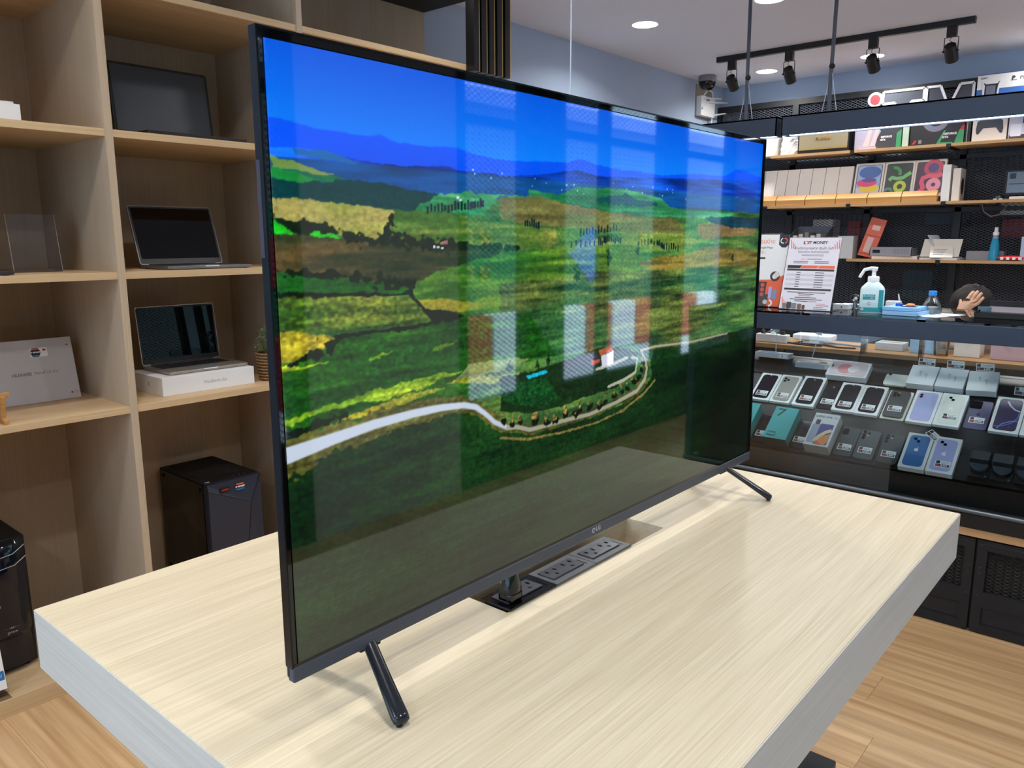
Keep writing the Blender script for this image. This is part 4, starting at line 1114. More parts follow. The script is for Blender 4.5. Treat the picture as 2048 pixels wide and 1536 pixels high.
P(g1, MB().prism([(-0.10, 0.02), (-0.055, 0.16), (-0.04, 0.13), (-0.06, 0.02)], 0, 0.0006, M=face(-0.0002)).prism([(-0.05, 0.02), (-0.005, 0.16), (0.01, 0.13), (-0.015, 0.02)], 0, 0.0006, M=face(-0.0002)), mat('crystal_pink', (226, 178, 180), 0.4), 'crystal_print')
gg = mat('gpu_green', (60, 146, 98), 0.4)
P(g1, MB().prism([(0.125, 0.001), (0.156, 0.001), (0.156, 0.12), (0.125, 0.10)], 0, 0.0006, M=face(-0.0002)), gg)
text('GEFORCE', 0.017, white3, g1, face(-0.001, 0.058, 0.078), fat=0.0006); text('GTX', 0.017, white3, g1, face(-0.001, 0.036, 0.058), fat=0.0006)
carton('slim_carton', 'slim pale green edged carton between the graphics card cartons', 1.308, Z1, 0.04, 0.19, 0.10, mat('carton_sage', (176, 196, 178), 0.5))
g2 = carton('graphics_card_carton', 'black graphics card carton with silver fan and green corner', 1.114, Z1, 0.330, 0.19, 0.08, mat('gpu_black', (34, 32, 38), 0.4))
P(g2, MB().ring(0.05, 0.085, 0, 0.0004, 180, 345, n=20, cx=-0.01, cy=0.17, M=face(-0.0002)), mat('fan_silver', (132, 130, 150), 0.3, 0.5), 'fan_print')
P(g2, MB().ring(0.02, 0.04, 0, 0.0005, 180, 360, n=16, cx=-0.01, cy=0.17, M=face(-0.0002)), mat('fan_dark', (84, 84, 108), 0.3, 0.5), 'fan_print')
P(g2, MB().prism([(0.0, 0.001), (0.10, 0.001), (0.10, 0.012), (0.025, 0.012), (0.055, 0.09), (0.045, 0.09)], 0, 0.0006, M=face(-0.0002)), gg)
P(g2, MB().prism([(0.11, 0.001), (0.165, 0.001), (0.165, 0.09), (0.135, 0.085)], 0, 0.0006, M=face(-0.0002)), gg)
P(g2, MB().prism([(0.135, 0.085), (0.165, 0.09), (0.165, 0.12), (0.15, 0.11)], 0, 0.0006, M=face(-0.0002)), red, 'red_corner')
P(g2, MB().prism([(-0.15, 0.012), (-0.135, 0.012), (-0.12, 0.036), (-0.135, 0.036)], 0, 0.0006, M=face(-0.0002)), red, 'red_mark')
P(g2, MB().rrect(0.02, 0.026, 0.006, 0, 0.0006, -0.10, 0.026, M=face(-0.0002)), mgrey, 'badge')
text('GEFORCE', 0.0185, white3, g2, face(-0.001, 0.082, 0.066), fat=0.0006); text('GTX', 0.0185, white3, g2, face(-0.001, 0.055, 0.045), fat=0.0006)
o = carton('slim_carton', 'slim black carton beside the game controller carton', 0.927, Z1, 0.034, 0.19, 0.11, black)
P(o, MB().box(-0.006, -0.002, 0.004, 0.186, 0, 0.0005, M=face(-0.0002)), silver, 'foil_line')
gc = carton('controller_carton', 'white game controller carton showing a dark controller', 0.803, Z1, 0.196, 0.186, 0.08, white2)
ctl = [(-0.072, 0.125), (-0.05, 0.14), (0.05, 0.14), (0.072, 0.125), (0.078, 0.075), (0.074, 0.048), (0.062, 0.045), (0.05, 0.062), (0.036, 0.082), (-0.036, 0.082), (-0.05, 0.062), (-0.062, 0.045), (-0.074, 0.048), (-0.078, 0.075)]
P(gc, MB().prism(ctl, 0, 0.0006, M=face(-0.0002)), mat('controller_slate', (54, 58, 72), 0.5), 'controller_print')
gb = carton('console_carton', 'pale blue games carton at the right end of the top shelf', 0.60, Z1, 0.19, 0.186, 0.08, mat('carton_ice', (202, 204, 226), 0.45))
P(gb, MB().box(-0.09, 0.09, 0.003, 0.028, 0, 0.0005, M=face(-0.0002)), mat('carton_umber', (72, 62, 72), 0.5))
P(gb, MB().rrect(0.062, 0.075, 0.008, 0.0005, 0.0009, -0.055, 0.055, M=face(-0.0002)).rrect(0.062, 0.08, 0.02, 0.0005, 0.0009, 0.03, 0.05, M=face(-0.0002)), mat('console_white', (224, 226, 242), 0.4), 'console_print')
P(gb, MB().rrect(0.014, 0.04, 0.004, 0, 0.001, -0.012, 0.115, M=face(-0.0002)), ink)
ps5 = carton('console_carton', 'big white and blue games console carton above the pendant light', 0.70, 2.2425, 0.385, 0.212, 0.12, white, x=5.66)
ps5['label'] = 'large white and blue console carton standing on a raised shelf'
P(ps5, MB().box(-0.1925, 0.1925, 0.003, 0.119, 0, 0.0004, M=face(-0.0002)), mat('ps_blue', (66, 112, 190), 0.4), 'blue_print')
P(ps5, MB().box(-0.1925, 0.1925, 0.207, 0.2118, 0, 0.0004, M=face(-0.0002)), mat('ps_edge', (60, 76, 158), 0.4), 'blue_edge')
P(ps5, MB().prism([(-0.15, 0.02), (-0.082, 0.02), (-0.066, 0.165), (-0.078, 0.15), (-0.142, 0.15), (-0.155, 0.16)], 0.0004, 0.0010, M=face(-0.0002)), mat('ps_shadow', (36, 40, 56), 0.3), 'console_print')
P(ps5, MB().prism([(-0.158, 0.02), (-0.150, 0.02), (-0.148, 0.14), (-0.162, 0.17)], 0.0006, 0.0012, M=face(-0.0002)).prism([(-0.084, 0.02), (-0.076, 0.02), (-0.060, 0.175), (-0.074, 0.14)], 0.0006, 0.0012, M=face(-0.0002)), white, 'console_wing')
P(ps5, MB().box(-0.14, -0.088, 0.04, 0.14, 0.001, 0.0013, M=face(-0.0002)), mat('ps_sheen', (112, 118, 136), 0.25), 'console_print')
text('SONY', 0.014, ink, ps5, face(-0.001, -0.155, 0.188)); text('P', 0.034, ink, ps5, face(-0.001, 0.008, 0.172), fat=0.001); text('PS5', 0.03, inkg, ps5, face(-0.001, 0.065, 0.170))
P(ps5, MB().box(-0.006, 0.026, 0.158, 0.162, 0, 0.0004, M=face(-0.0002)), mgrey, 'logo_bar')
rs = MB().box(-0.20, 0.20, 0, 0.26, -0.012, 0).build('raised_shelf', oak_y)
rs.matrix_world = UP(5.655, 0.70, 2.242)
tag(rs, 'short oak shelf carrying the big console carton', 'shelf')
br_ = MB().box(-0.19, -0.17, 0.16, 0.25, -0.2008, -0.012).box(0.17, 0.19, 0.16, 0.25, -0.2008, -0.012).build('support', black, rs)

# shop sign letters
sg = thing('shop_sign', 'white outlined letters with red dot reading iTM above the shelves', 'sign', M=UP(5.80, 0, 0))
wl = mat('sign_white', (232, 230, 236), 0.4); dk = mat('sign_dark', (70, 74, 84), 0.35)
S_ = lambda mb, m_, n: mb.build(n, m_, sg)
S_(MB().disc(0.05, 0, 0.02, -1.555, 2.392, 28, M=face(0)), wl, 'dot_rim'); S_(MB().disc(0.034, 0.02, 0.024, -1.555, 2.392, 28, M=face(0)), red, 'red_dot')
S_(MB().rrect(0.09, 0.15, 0.01, 0, 0.02, -1.555, 2.255, M=face(0)), wl, 'letter_rim'); S_(MB().box(-1.585, -1.525, 2.19, 2.32, 0.02, 0.023, M=face(0)), dk, 'letter_face')
Tp = [(-1.50, 2.435), (-1.235, 2.435), (-1.235, 2.355), (-1.315, 2.355), (-1.315, 2.18), (-1.42, 2.18), (-1.42, 2.355), (-1.50, 2.355)]
S_(MB().prism(Tp, 0, 0.018, M=face(0)), dk, 'letter_face')
rim = MB()
for a, b in zip(Tp, Tp[1:] + Tp[:1]): rim.ribbon([a, b], 0.016, 0.018, 0.024, M=face(0))
S_(rim, wl, 'letter_rim')
Mp = [(-1.22, 2.435), (-1.135, 2.435), (-1.075, 2.29), (-1.015, 2.435), (-0.935, 2.435), (-0.935, 2.18), (-1.0, 2.18), (-1.0, 2.30), (-1.05, 2.19), (-1.10, 2.19), (-1.155, 2.30), (-1.155, 2.18), (-1.22, 2.18)]
S_(MB().prism(Mp, 0, 0.018, M=face(0)), dk, 'letter_face')
rim = MB()
for a, b in zip(Mp, Mp[1:] + Mp[:1]): rim.ribbon([a, b], 0.016, 0.018, 0.024, M=face(0))
S_(rim, wl, 'letter_rim')
for xx in (-1.555, -1.37, -1.19, -0.96):
    S_(MB().box(xx - 0.01, xx + 0.01, 0.0, 0.11, 2.20, 2.22), black, 'mount')

# middle shelf: wooden trays with tablets cartons
TRY = (2.42, 2.195, 1.970, 1.745, 1.523, 1.296, 1.070)
for a, b in zip(TRY[:-1], TRY[1:]):
    o = thing('wooden_tray', 'honey pine tray with a sloped lip holding cartons', 'tray', M=UP(5.66, (a + b) / 2, Z2), group='pine trays on the middle shelf')
    w = abs(a - b) - 0.006
    MB().box(-w / 2, w / 2, 0.012, 0.18, 0.0005, 0.036).build('tray_base', pine, o, bevel=0.001)
    MB().add([(-w / 2, 0.0, 0.040), (w / 2, 0.0, 0.040), (w / 2, 0.034, 0.076), (-w / 2, 0.034, 0.076), (-w / 2, 0.012, 0.036), (w / 2, 0.012, 0.036), (w / 2, 0.044, 0.070), (-w / 2, 0.044, 0.070)], [(0, 1, 2, 3), (7, 6, 5, 4), (0, 4, 5, 1), (1, 5, 6, 2), (2, 6, 7, 3), (3, 7, 4, 0)]).build('lip', pine, o)
    MB().box(-w / 2, w / 2, 0.0, 0.012, 0.0005, 0.039).build('front_board', pine, o)
LN = 14
WB = [2.44, 2.33, 2.236, 2.153, 2.059, 1.961, 1.862, 1.763, 1.660]
for i, (a, b) in enumerate(zip(WB[:-1], WB[1:])):
    carton('tablet_carton', 'plain white tablet carton standing on the pine trays', (a + b) / 2, Z2 + 0.037, abs(a - b) - 0.003, 0.245, 0.03, white2, x=5.712, group='plain white cartons on the middle shelf', lean=LN)
def ipad(label, y, w):
    o = carton('tablet_carton', label, y, Z2 + 0.037, w, 0.26, 0.032, white2, x=5.712, lean=LN)
    return o
TB_ = lambda o, m_: MB().rrect(0.172, 0.222, 0.012, 0, 0.0006, 0, 0.134, M=face(-0.0001)).build('tablet_print', m_, o)
W3 = lambda o, mb, m_, n='artwork': mb.build(n, m_, o)
o = ipad('white tablet carton with blue pink and yellow oval artwork', 1.548, 0.198)
W3(o, MB().rrect(0.172, 0.222, 0.012, 0, 0.0005, 0, 0.134, M=face(-0.0001)), mat('tablet_frame', (44, 50, 66), 0.4), 'tablet_print')
W3(o, MB().rrect(0.162, 0.212, 0.008, 0.0005, 0.0008, 0, 0.134, M=face(-0.0001)), mat('art_sky', (150, 176, 222), 0.4))
W3(o, MB().prism([(-0.081, 0.03), (0.081, 0.03), (0.081, 0.07), (0.0, 0.05), (-0.081, 0.085)], 0.0008, 0.001, M=face(-0.0001)), mat('art_pale', (206, 206, 230), 0.4))
W3(o, MB().disc(0.075, 0.0008, 0.0011, 0.005, 0.19, 24, M=face(-0.0001), ry=0.045), mat('art_blue', (36, 90, 168), 0.4))
W3(o, MB().disc(0.070, 0.0008, 0.0012, 0.010, 0.075, 24, M=face(-0.0001), ry=0.030), mat('art_yellow', (240, 206, 40), 0.4))
W3(o, MB().disc(0.070, 0.0008, 0.0014, -0.010, 0.115, 24, M=face(-0.0001), ry=0.030), mat('art_pink', (226, 56, 124), 0.4))
W3(o, MB().disc(0.050, 0.0008, 0.0016, 0.005, 0.133, 24, M=face(-0.0001), ry=0.016), mat('art_violet', (94, 60, 140), 0.4))
o = ipad('white tablet carton with green curling ribbon artwork', 1.346, 0.198)
W3(o, MB().rrect(0.172, 0.222, 0.012, 0, 0.0006, 0, 0.134, M=face(-0.0001)), mat('art_ground_green', (52, 62, 62), 0.4), 'tablet_print')
gA, gB, gC = mat('ribbon_green', (70, 150, 84), 0.4), mat('ribbon_lime', (190, 204, 70), 0.4), mat('ribbon_mint', (120, 190, 120), 0.4)
W3(o, MB().ring(0.030, 0.052, 0.0006, 0.0010, -20, 100, cx=-0.035, cy=0.175, M=face(-0.0001)), gA)
W3(o, MB().ring(0.018, 0.042, 0.0006, 0.0012, 0, 360, cx=0.015, cy=0.078, M=face(-0.0001)), gB)
W3(o, MB().ribbon([(-0.06, 0.125), (-0.045, 0.145), (-0.01, 0.135), (0.03, 0.14), (0.055, 0.16), (0.078, 0.175)], 0.026, 0.0006, 0.0014, M=face(-0.0001)), gC)
W3(o, MB().ring(0.012, 0.030, 0.0006, 0.0010, 0, 180, cx=-0.058, cy=0.045, M=face(-0.0001)), mat('ribbon_sea', (84, 140, 128), 0.4))
o = ipad('white tablet carton with pink curling ribbon artwork', 1.148, 0.196)
W3(o, MB().rrect(0.172, 0.222, 0.012, 0, 0.0006, 0, 0.134, M=face(-0.0001)), mat('art_ground_plum', (70, 34, 70), 0.4), 'tablet_print')
rA, rB, rC = mat('ribbon_rose', (228, 80, 116), 0.4), mat('ribbon_pink', (238, 150, 170), 0.4), mat('ribbon_crimson', (190, 44, 84), 0.4)
W3(o, MB().ring(0.030, 0.060, 0.0006, 0.0010, 0, 360, cx=0.02, cy=0.20, n=20, M=face(-0.0001)).box(0, 0.001, 0.1, 0.101, 0.0006, 0.0007, M=face(-0.0001)), rC)
W3(o, MB().disc(0.034, 0.0008, 0.0012, 0.02, 0.20, 20, M=face(-0.0001)), mat('art_indigo', (64, 34, 120), 0.4))
W3(o, MB().ring(0.014, 0.046, 0.0006, 0.0013, 0, 360, cx=0.032, cy=0.082, n=22, M=face(-0.0001)), rB)
W3(o, MB().ribbon([(-0.055, 0.03), (-0.03, 0.06), (-0.045, 0.10), (-0.04, 0.13), (0.0, 0.145), (0.05, 0.14), (0.08, 0.155)], 0.030, 0.0006, 0.0016, M=face(-0.0001)), rA)
carton('upright_carton', 'tall white carton standing on edge beside the tablets', 1.028, Z2, 0.05, 0.242, 0.17, white)
o = carton('upright_carton', 'shorter white carton with a dark oval standing on edge', 0.966, Z2, 0.046, 0.215, 0.15, white2)
MB().disc(0.04, 0, 0.0006, 0.075, 0.10, 18, M=Matrix(((0, 0, 1, 0.0231), (1, 0, 0, 0), (0, 1, 0, 0), (0, 0, 0, 1))), ry=0.055).build('dark_oval', black, o)
mn = thing('monitor', 'black monitor with grey desktop picture on the middle shelf', 'monitor', M=UP(5.70, 0.50, Z2))
MB().box(-0.185, 0.185, 0.0, 0.03, 0.03, 0.185).build('housing', black, mn, bevel=0.002)
MB().box(-0.172, 0.172, -0.001, 0, 0.042, 0.173).build('screen', mat('screen_grey', (86, 98, 112), 0.3, emit=((86, 98, 112), 0.25)), mn)
MB().box(-0.16, -0.125, -0.0014, -0.001, 0.13, 0.165).box(-0.16, 0.1, -0.0014, -0.001, 0.095, 0.1, ).build('window_print', mat('screen_dark', (40, 48, 60), 0.4), mn)
MB().box(-0.04, 0.04, 0.005, 0.10, 0.0005, 0.03).build('foot', blackm, mn)
ms = thing('mouse', 'small black and white computer mouse on the middle shelf', 'mouse', M=UP(5.68, 0.712, Z2))
MB().sph((0, 0.04, 0.004), 0.03, 16, 8, (0.95, 1.4, 1.0)).build('mouse_shell', black, ms, smooth=True); MB().box(-0.026, 0.026, 0.0, 0.08, 0.0005, 0.008).build('base_trim', lgrey, ms)
wb = carton('white_pad', 'low white pad in front of the monitor', 0.585, Z2, 0.12, 0.016, 0.035, white2, x=5.66)
wb['category'] = 'pad'
MB().box(-0.055, 0.055, 0.003, 0.032, 0.016, 0.0165).build('top_sheet', white, wb)
cl = MB().tube([(-0.07, 0, 0.0), (-0.055, -0.004, -0.055), (-0.01, -0.006, -0.088), (0.04, -0.004, -0.075), (0.075, 0, -0.02), (0.078, 0, 0.0)], 0.004, 8).build('cable_loop', mat('cable_brown', (70, 66, 62), 0.6), None, smooth=True)
cl.matrix_world = UP(5.66, 0.726, Z2 - 0.021)
tag(cl, 'thin brown cable looping below the middle shelf', 'cable')

# lower shelf: papers, leaflet holder, bottle, packet
hd = thing('leaflet_holder', 'tall orange leaflet leaning on the lower shelf', 'leaflet', M=UP(5.72, 1.53, Z3) @ Matrix.Rotation(math.radians(14), 4, 'Y') @ Matrix.Rotation(math.radians(-10), 4, 'X'))
MB().box(-0.055, 0.055, 0, 0.012, 0.018, 0.30).build('leaflet', mat('leaflet_orange', (206, 96, 72), 0.5), hd)
MB().box(-0.025, 0.03, -0.0006, 0, 0.215, 0.25).box(-0.03, 0.015, -0.0006, 0, 0.05, 0.16).build('white_print', mat('leaflet_pale', (214, 176, 170), 0.5), hd)
MB().box(-0.055, 0.055, -0.0006, 0, 0.17, 0.174).box(-0.055, 0.055, -0.0006, 0, 0.035, 0.04).build('dark_line', mat('leaflet_line', (140, 50, 44), 0.5), hd)
carton('white_carton', 'white carton standing behind the price notice', 1.66, Z3, 0.11, 0.165, 0.1, lgrey)
fh = thing('file_holder', 'dark open file holder with papers behind the notices', 'file holder', M=UP(5.70, 1.93, Z3))
fm = mat('holder_smoke', (104, 108, 120), 0.4)
MB().prism([(0, 0.001), (0.2, 0.001), (0.2, 0.24), (0.0, 0.15)], 0, 0.004, M=Matrix(((0, 0, 1, -0.17), (1, 0, 0, 0), (0, 1, 0, 0), (0, 0, 0, 1)))).build('side_wall', fm, fh)
MB().prism([(0, 0.001), (0.2, 0.001), (0.2, 0.24), (0.0, 0.15)], 0, 0.004, M=Matrix(((0, 0, 1, 0.10), (1, 0, 0, 0), (0, 1, 0, 0), (0, 0, 0, 1)))).build('side_wall', fm, fh)
MB().box(-0.17, 0.104, 0.2, 0.204, 0.001, 0.24).build('back_wall', fm, fh); MB().box(-0.17, 0.104, 0.0, 0.2, 0.001, 0.004).build('tray_floor', fm, fh)
for k in range(5): MB().box(-0.14 + k * 0.045, -0.11 + k * 0.045, 0.03, 0.18, 0.004, 0.17 + 0.012 * (k % 3)).build('paper_bundle', (white2, lgrey, mgrey)[k % 3], fh)
def paper(label, y, z, w, d, rz, curl, m_, x=5.70, th=0.004, tilt=0.0):
    o = thing('paper_sheet', label, 'paper', M=UP(x, y, z) @ Matrix.Rotation(rz, 4, 'Z') @ Matrix.Rotation(tilt, 4, 'X'))
    b = MB(); n = 8; v = []; f = []
    for i in range(n + 1):
        u = i / n
        for s_ in (0, 1):
            h = curl * (u ** 2) 
            v += [(-w / 2 + w * s_, d * u, 0.0008 + h), (-w / 2 + w * s_, d * u, 0.0008 + h + th)]
    for i in range(n):
        a = i * 4
        f += [(a + 1, a + 3, a + 7, a + 5), (a, a + 4, a + 6, a + 2), (a, a + 1, a + 5, a + 4), (a + 2, a + 6, a + 7, a + 3)]
    f += [(0, 2, 3, 1), (n * 4, n * 4 + 1, n * 4 + 3, n * 4 + 2)]
    b.add(v, f).build('sheet', m_, o)
    return o
paper('thick stack of papers lying flat on the lower shelf', 1.32, Z3, 0.30, 0.20, 0.05, 0.004, white2, th=0.022)
paper('flat pile of receipts at the shelf edge', 1.03, Z3, 0.24, 0.18, -0.1, 0.0, lgrey, x=5.67, th=0.014)
paper('cream envelope propped upright among the papers', 1.03, Z3 + 0.02, 0.24, 0.15, 0.0, 0.0, mat('paper_cream', (214, 208, 196), 0.6), x=5.70, tilt=math.radians(52))
paper('white curling sheet rising from the paper pile', 0.93, Z3 + 0.016, 0.12, 0.19, 1.2, 0.15, mat('paper_blue_white', (206, 214, 232), 0.6), x=5.75, th=0.002)
q_ = paper('printed receipt leaning in front of the envelope', 1.01, Z3 + 0.016, 0.14, 0.10, 0.2, 0.0, white2, x=5.665, tilt=math.radians(48), th=0.001)
for k in range(4): MB().box(-0.05, 0.01 + 0.008 * k, 0.025 + 0.015 * k, 0.03 + 0.015 * k, 0.0019, 0.0022).build('small_print', inkg, q_)
paper('tidy grey paper stack behind the spray bottle', 0.77, Z3, 0.22, 0.11, 0.0, 0.0, mat('paper_grey', (150, 148, 158), 0.6), x=5.775, th=0.06)
fr_ = thing('paper_tray', 'pale low paper tray with a square cutout', 'tray', M=UP(5.69, 1.345, Z3 + 0.024))
MB().box(-0.14, 0.14, 0, 0.004, 0.0, 0.062).box(-0.14, 0.14, 0.15, 0.154, 0, 0.05).box(-0.14, -0.136, 0, 0.15, 0, 0.055).box(0.136, 0.14, 0, 0.15, 0, 0.055).build('wall', mat('tray_grey', (146, 148, 158), 0.5), fr_)
MB().box(-0.12, -0.07, -0.0006, 0, 0.02, 0.042).build('cutout', black, fr_); 
for k in range(9): MB().box(0.02 + k * 0.012, 0.026 + k * 0.012, -0.0006, 0, 0.012, 0.05).build('slot', mgrey, fr_)
sb = thing('spray_bottle', 'clear spray bottle of blue liquid on the lower shelf', 'bottle', M=UP(5.70, 0.708, Z3))
MB().lathe([(0.031, 0.001), (0.032, 0.02), (0.027, 0.10), (0.019, 0.14), (0.0185, 0.145)], 20, M=T(0, 0.03, 0)).build('bottle_body', mat('liquid_blue', (46, 150, 190), 0.1), sb, smooth=True)
MB().lathe([(0.0188, 0.145), (0.017, 0.158), (0.014, 0.166)], 18, M=T(0, 0.03, 0)).build('bottle_neck', mat('plastic_clear', (150, 160, 176), 0.15), sb, smooth=True)
MB().lathe([(0.018, 0.166), (0.018, 0.185), (0.011, 0.190), (0.011, 0.215), (0.009, 0.217)], 16, M=T(0, 0.03, 0)).build('spray_cap', white3, sb, smooth=True)
rp = thing('snack_packet', 'red and white packet lying on the lower shelf', 'packet', M=UP(5.67, 0.60, Z3))
MB().sph((0, 0.04, 0.018), 0.018, 16, 8, (5.0, 2.2, 0.95)).build('packet_body', mat('packet_red', (206, 44, 58), 0.35), rp, smooth=True)
for k in range(4): MB().box(-0.06 + k * 0.034, -0.042 + k * 0.034, -0.002, 0.004, 0.008, 0.025).build('white_mark', white, rp)
carton('white_carton', 'pale blue white carton at the right end of the lower shelf', 0.48, Z3, 0.15, 0.155, 0.1, mat('carton_pale_blue', (186, 198, 226), 0.5))

# ---------------------------------------------------------------- glass display counter
CX0, CX1, CY0, CY1 = 2.735, 3.30, -0.49, 1.72
dc = thing('display_counter', 'black glass fronted display counter full of phones', 'counter')
B_ = lambda *a, n='panel', m_=black, bev=0.0: MB().box(*a).build(n, m_, dc, bevel=bev)
B_(CX0 + 0.02, CX1, CY0, CY1, 0.02, 0.36, n='cabinet_body')
B_(CX0 + 0.03, CX1, CY0, CY1, 0.0, 0.02, n='kick_plate', m_=blackm)
B_(CX0 - 0.004, CX0 + 0.02, CY0, CY1, 0.362, 0.392, n='oak_strip', m_=oak_y)
B_(CX0 + 0.02, CX1, CY0, CY1, 0.36, 0.40, n='cabinet_top', m_=blackm)
B_(CX0 - 0.008, CX1, CY0, CY1, 0.392, 0.443, n='lower_band', m_=black, bev=0.001)
rl = mat('rail_metal', (96, 104, 112), 0.3, 0.6)
MB().cyl((CX0 - 0.006, CY0, 0.454), (CX0 - 0.006, CY1, 0.454), 0.009, n=14).build('front_rail', rl, dc, smooth=True)
B_(CX0, CX1, CY0, CY1, 0.443, 0.452, n='case_floor', m_=walnut)
B_(CX0 - 0.012, CX0 + 0.03, CY0, CY1, 1.056, 1.121, n='top_beam', m_=navy, bev=0.002)
B_(CX1 - 0.03, CX1, CY0, CY1, 1.07, 1.121, n='rear_beam', m_=navy)
B_(CX0 + 0.0, CX0 + 0.03, CY0, CY0 + 0.03, 0.452, 1.056, n='corner_post', m_=navy); B_(CX1 - 0.03, CX1, CY0, CY0 + 0.03, 0.452, 1.07, n='corner_post', m_=navy)
B_(CX0 + 0.0, CX0 + 0.03, CY1 - 0.03, CY1, 0.452, 1.056, n='corner_post', m_=navy); B_(CX1 - 0.03, CX1, CY1 - 0.03, CY1, 0.452, 1.07, n='corner_post', m_=navy)
B_(CX0 + 0.03, CX1 - 0.03, CY0, CY0 + 0.03, 1.08, 1.121, n='end_beam', m_=navy)
B_(CX0 + 0.002, CX0 + 0.007, CY0 + 0.03, CY1 - 0.03, 0.456, 1.056, n='front_glass', m_=glass)
B_(CX0 + 0.03, CX1 - 0.03, CY0 + 0.01, CY0 + 0.015, 0.456, 1.08, n='end_glass', m_=glass)
B_(CX0 - 0.012, CX1, CY0, CY1, 1.1212, 1.129, n='top_glass', m_=pane('glass_top', (0.82, 0.86, 0.88), 1.5))
SEAM = [-0.285, 0.165, 0.615, 1.065, 1.515]
edges = [CY0] + SEAM + [CY1]
riv = mat('rivet', (70, 72, 76), 0.35, 0.6)
for a, b in zip(edges[:-1], edges[1:]):
    a2, b2 = a + 0.004, b - 0.004
    fx0, fx1 = CX0, CX0 + 0.018
    d = MB().box(fx0, fx1, a2, b2, 0.318, 0.355).box(fx0, fx1, a2, b2, 0.103, 0.160).box(fx0, fx1, a2, b2, 0.004, 0.034)
    d.box(fx0, fx1, a2, a2 + 0.032, 0.034, 0.103).box(fx0, fx1, b2 - 0.032, b2, 0.034, 0.103).box(fx0, fx1, a2, a2 + 0.032, 0.160, 0.318).box(fx0, fx1, b2 - 0.032, b2, 0.160, 0.318)
    d = d.build('door', blackm, dc)
    MB().box(fx0 + 0.012, fx1 - 0.001, a2 + 0.032, b2 - 0.032, 0.034, 0.103).build('lower_panel', mat('door_panel', (26, 29, 36), 0.45), d)
    mesh_panel('mesh', -(b2 - 0.032), -(a2 + 0.032), 0.160, 0.318, UP(CX0 + 0.014, 0, 0), blackm, d, 0.026, 0.013, 0.003)
    for yy in (a2 + 0.014, b2 - 0.014):
        for zz in (0.338, 0.252, 0.230, 0.146):
            MB().cyl((fx0 - 0.0018, yy, zz), (fx0, yy, zz), 0.0035, n=8).build('rivet', riv, d)
    MB().box(fx0 - 0.0012, fx0, a2 + 0.11, a2 + 0.114, 0.345, 0.347).box(fx0 - 0.0015, fx0, a2 + 0.02, (a2 + b2) / 2 - 0.01, 0.340, 0.343).box(fx0 - 0.0015, fx0, (a2 + b2) / 2 + 0.01, b2 - 0.02, 0.340, 0.343).build('hinge_strip', riv, d)

# sloping display racks inside
T1, T2 = math.radians(38), math.radians(34)
R1 = (2.80, 0.555, T1); R2 = (3.0, 0.695, T2); R3 = (3.15, 0.800, T2)
def rackM(y, s, pl_, rot=0.0):
    x0, z0, t = pl_
    c, sn = math.cos(t), math.sin(t)
    o = (x0 + s * c, y, z0 + s * sn)
    return Matrix(((0, c, -sn, o[0]), (-1, 0, 0, o[1]), (0, sn, c, o[2]), (0, 0, 0, 1))) @ Matrix.Rotation(rot, 4, 'Z')
def rackboard(pl_, s0, s1, th=0.012):
    MB().box(-(CY1 - 0.04), -(CY0 + 0.04), s0, s1, -th, -0.0004, M=rackM(0, 0, pl_)).build('rack_board', walnut, dc)
rackboard(R1, -0.014, 0.232); rackboard(R2, -0.012, 0.19); rackboard(R3, 0.0, 0.135)
B_(2.788, 2.798, CY0 + 0.04, CY1 - 0.04, 0.452, 0.536, n='rack_riser', m_=walnut)
B_(3.25, 3.262, CY0 + 0.04, CY1 - 0.04, 0.452, 0.868, n='rack_back', m_=walnut)

def price_tag(parent, M, price, w=0.052, red_=True):
    l = MB().box(-w / 2, w / 2, -0.0155, 0.0155, 0, 0.0004, M=M).build('price_label', white, parent)
    MB().box(-w / 2 + 0.003, -w / 2 + 0.016, 0.001, 0.0135, 0.0004, 0.0006, M=M).box(-w / 2 + 0.003, w / 2 - 0.003, -0.0125, -0.001, 0.0004, 0.0006, M=M).build('label_block', black, l)
    if red_: MB().box(-w / 2 + 0.005, -w / 2 + 0.015, -0.0105, -0.003, 0.0006, 0.0007, M=M).build('red_block', red, l)
    text(price, 0.0105, white3, l, M @ T(w * 0.1, -0.0068, 0.0008), fat=0.0003, depth=0.0001)
    MB().box(-w / 2 + 0.02, w / 2 - 0.006, 0.008, 0.0095, 0.0004, 0.0006, M=M).box(-w / 2 + 0.02, w / 2 - 0.012, 0.003, 0.0045, 0.0004, 0.0006, M=M).build('small_print', inkg, l)
    return l
G_CARTON = None
def lens_pair(t, pos, r, z, M=None):
    for x, y in pos:
        MB().disc(r, z, z + 0.0012, x, y, 16).build('camera_lens', lens_m, t)
def phone_carton(label, y, s, pl_, pic, w=0.092, h=0.174, th=0.024, price=None, ptag=(0, -0.045), lens=(), flash=None, apple=None, rot=0.0, body=white, inset=0.011, mod=None):
    t = thing('phone_carton', label, 'phone box', M=rackM(y, s, pl_, rot))
    MB().rrect(w, h, 0.003, 0, th, 0, h / 2).build('carton', body, t, bevel=0.001)
    MB().rrect(w - 2 * inset, h - 2 * inset, 0.014, th, th + 0.0007, 0, h / 2).build('phone_print', pic, t)
    z = th + 0.0007
    for x, yy in lens: MB().disc(0.0062, z, z + 0.0008, x, h / 2 + yy, 16).build('camera_lens', lens_m, t)
    if flash: MB().disc(0.0022, z, z + 0.0006, flash[0], h / 2 + flash[1], 10).build('camera_flash', white3, t)
    if apple: apple_mark(0.018, T(0, h / 2 + 0.004, z), apple, t)
    if price: price_tag(t, T(ptag[0], h / 2 + ptag[1], z), price)
    return t
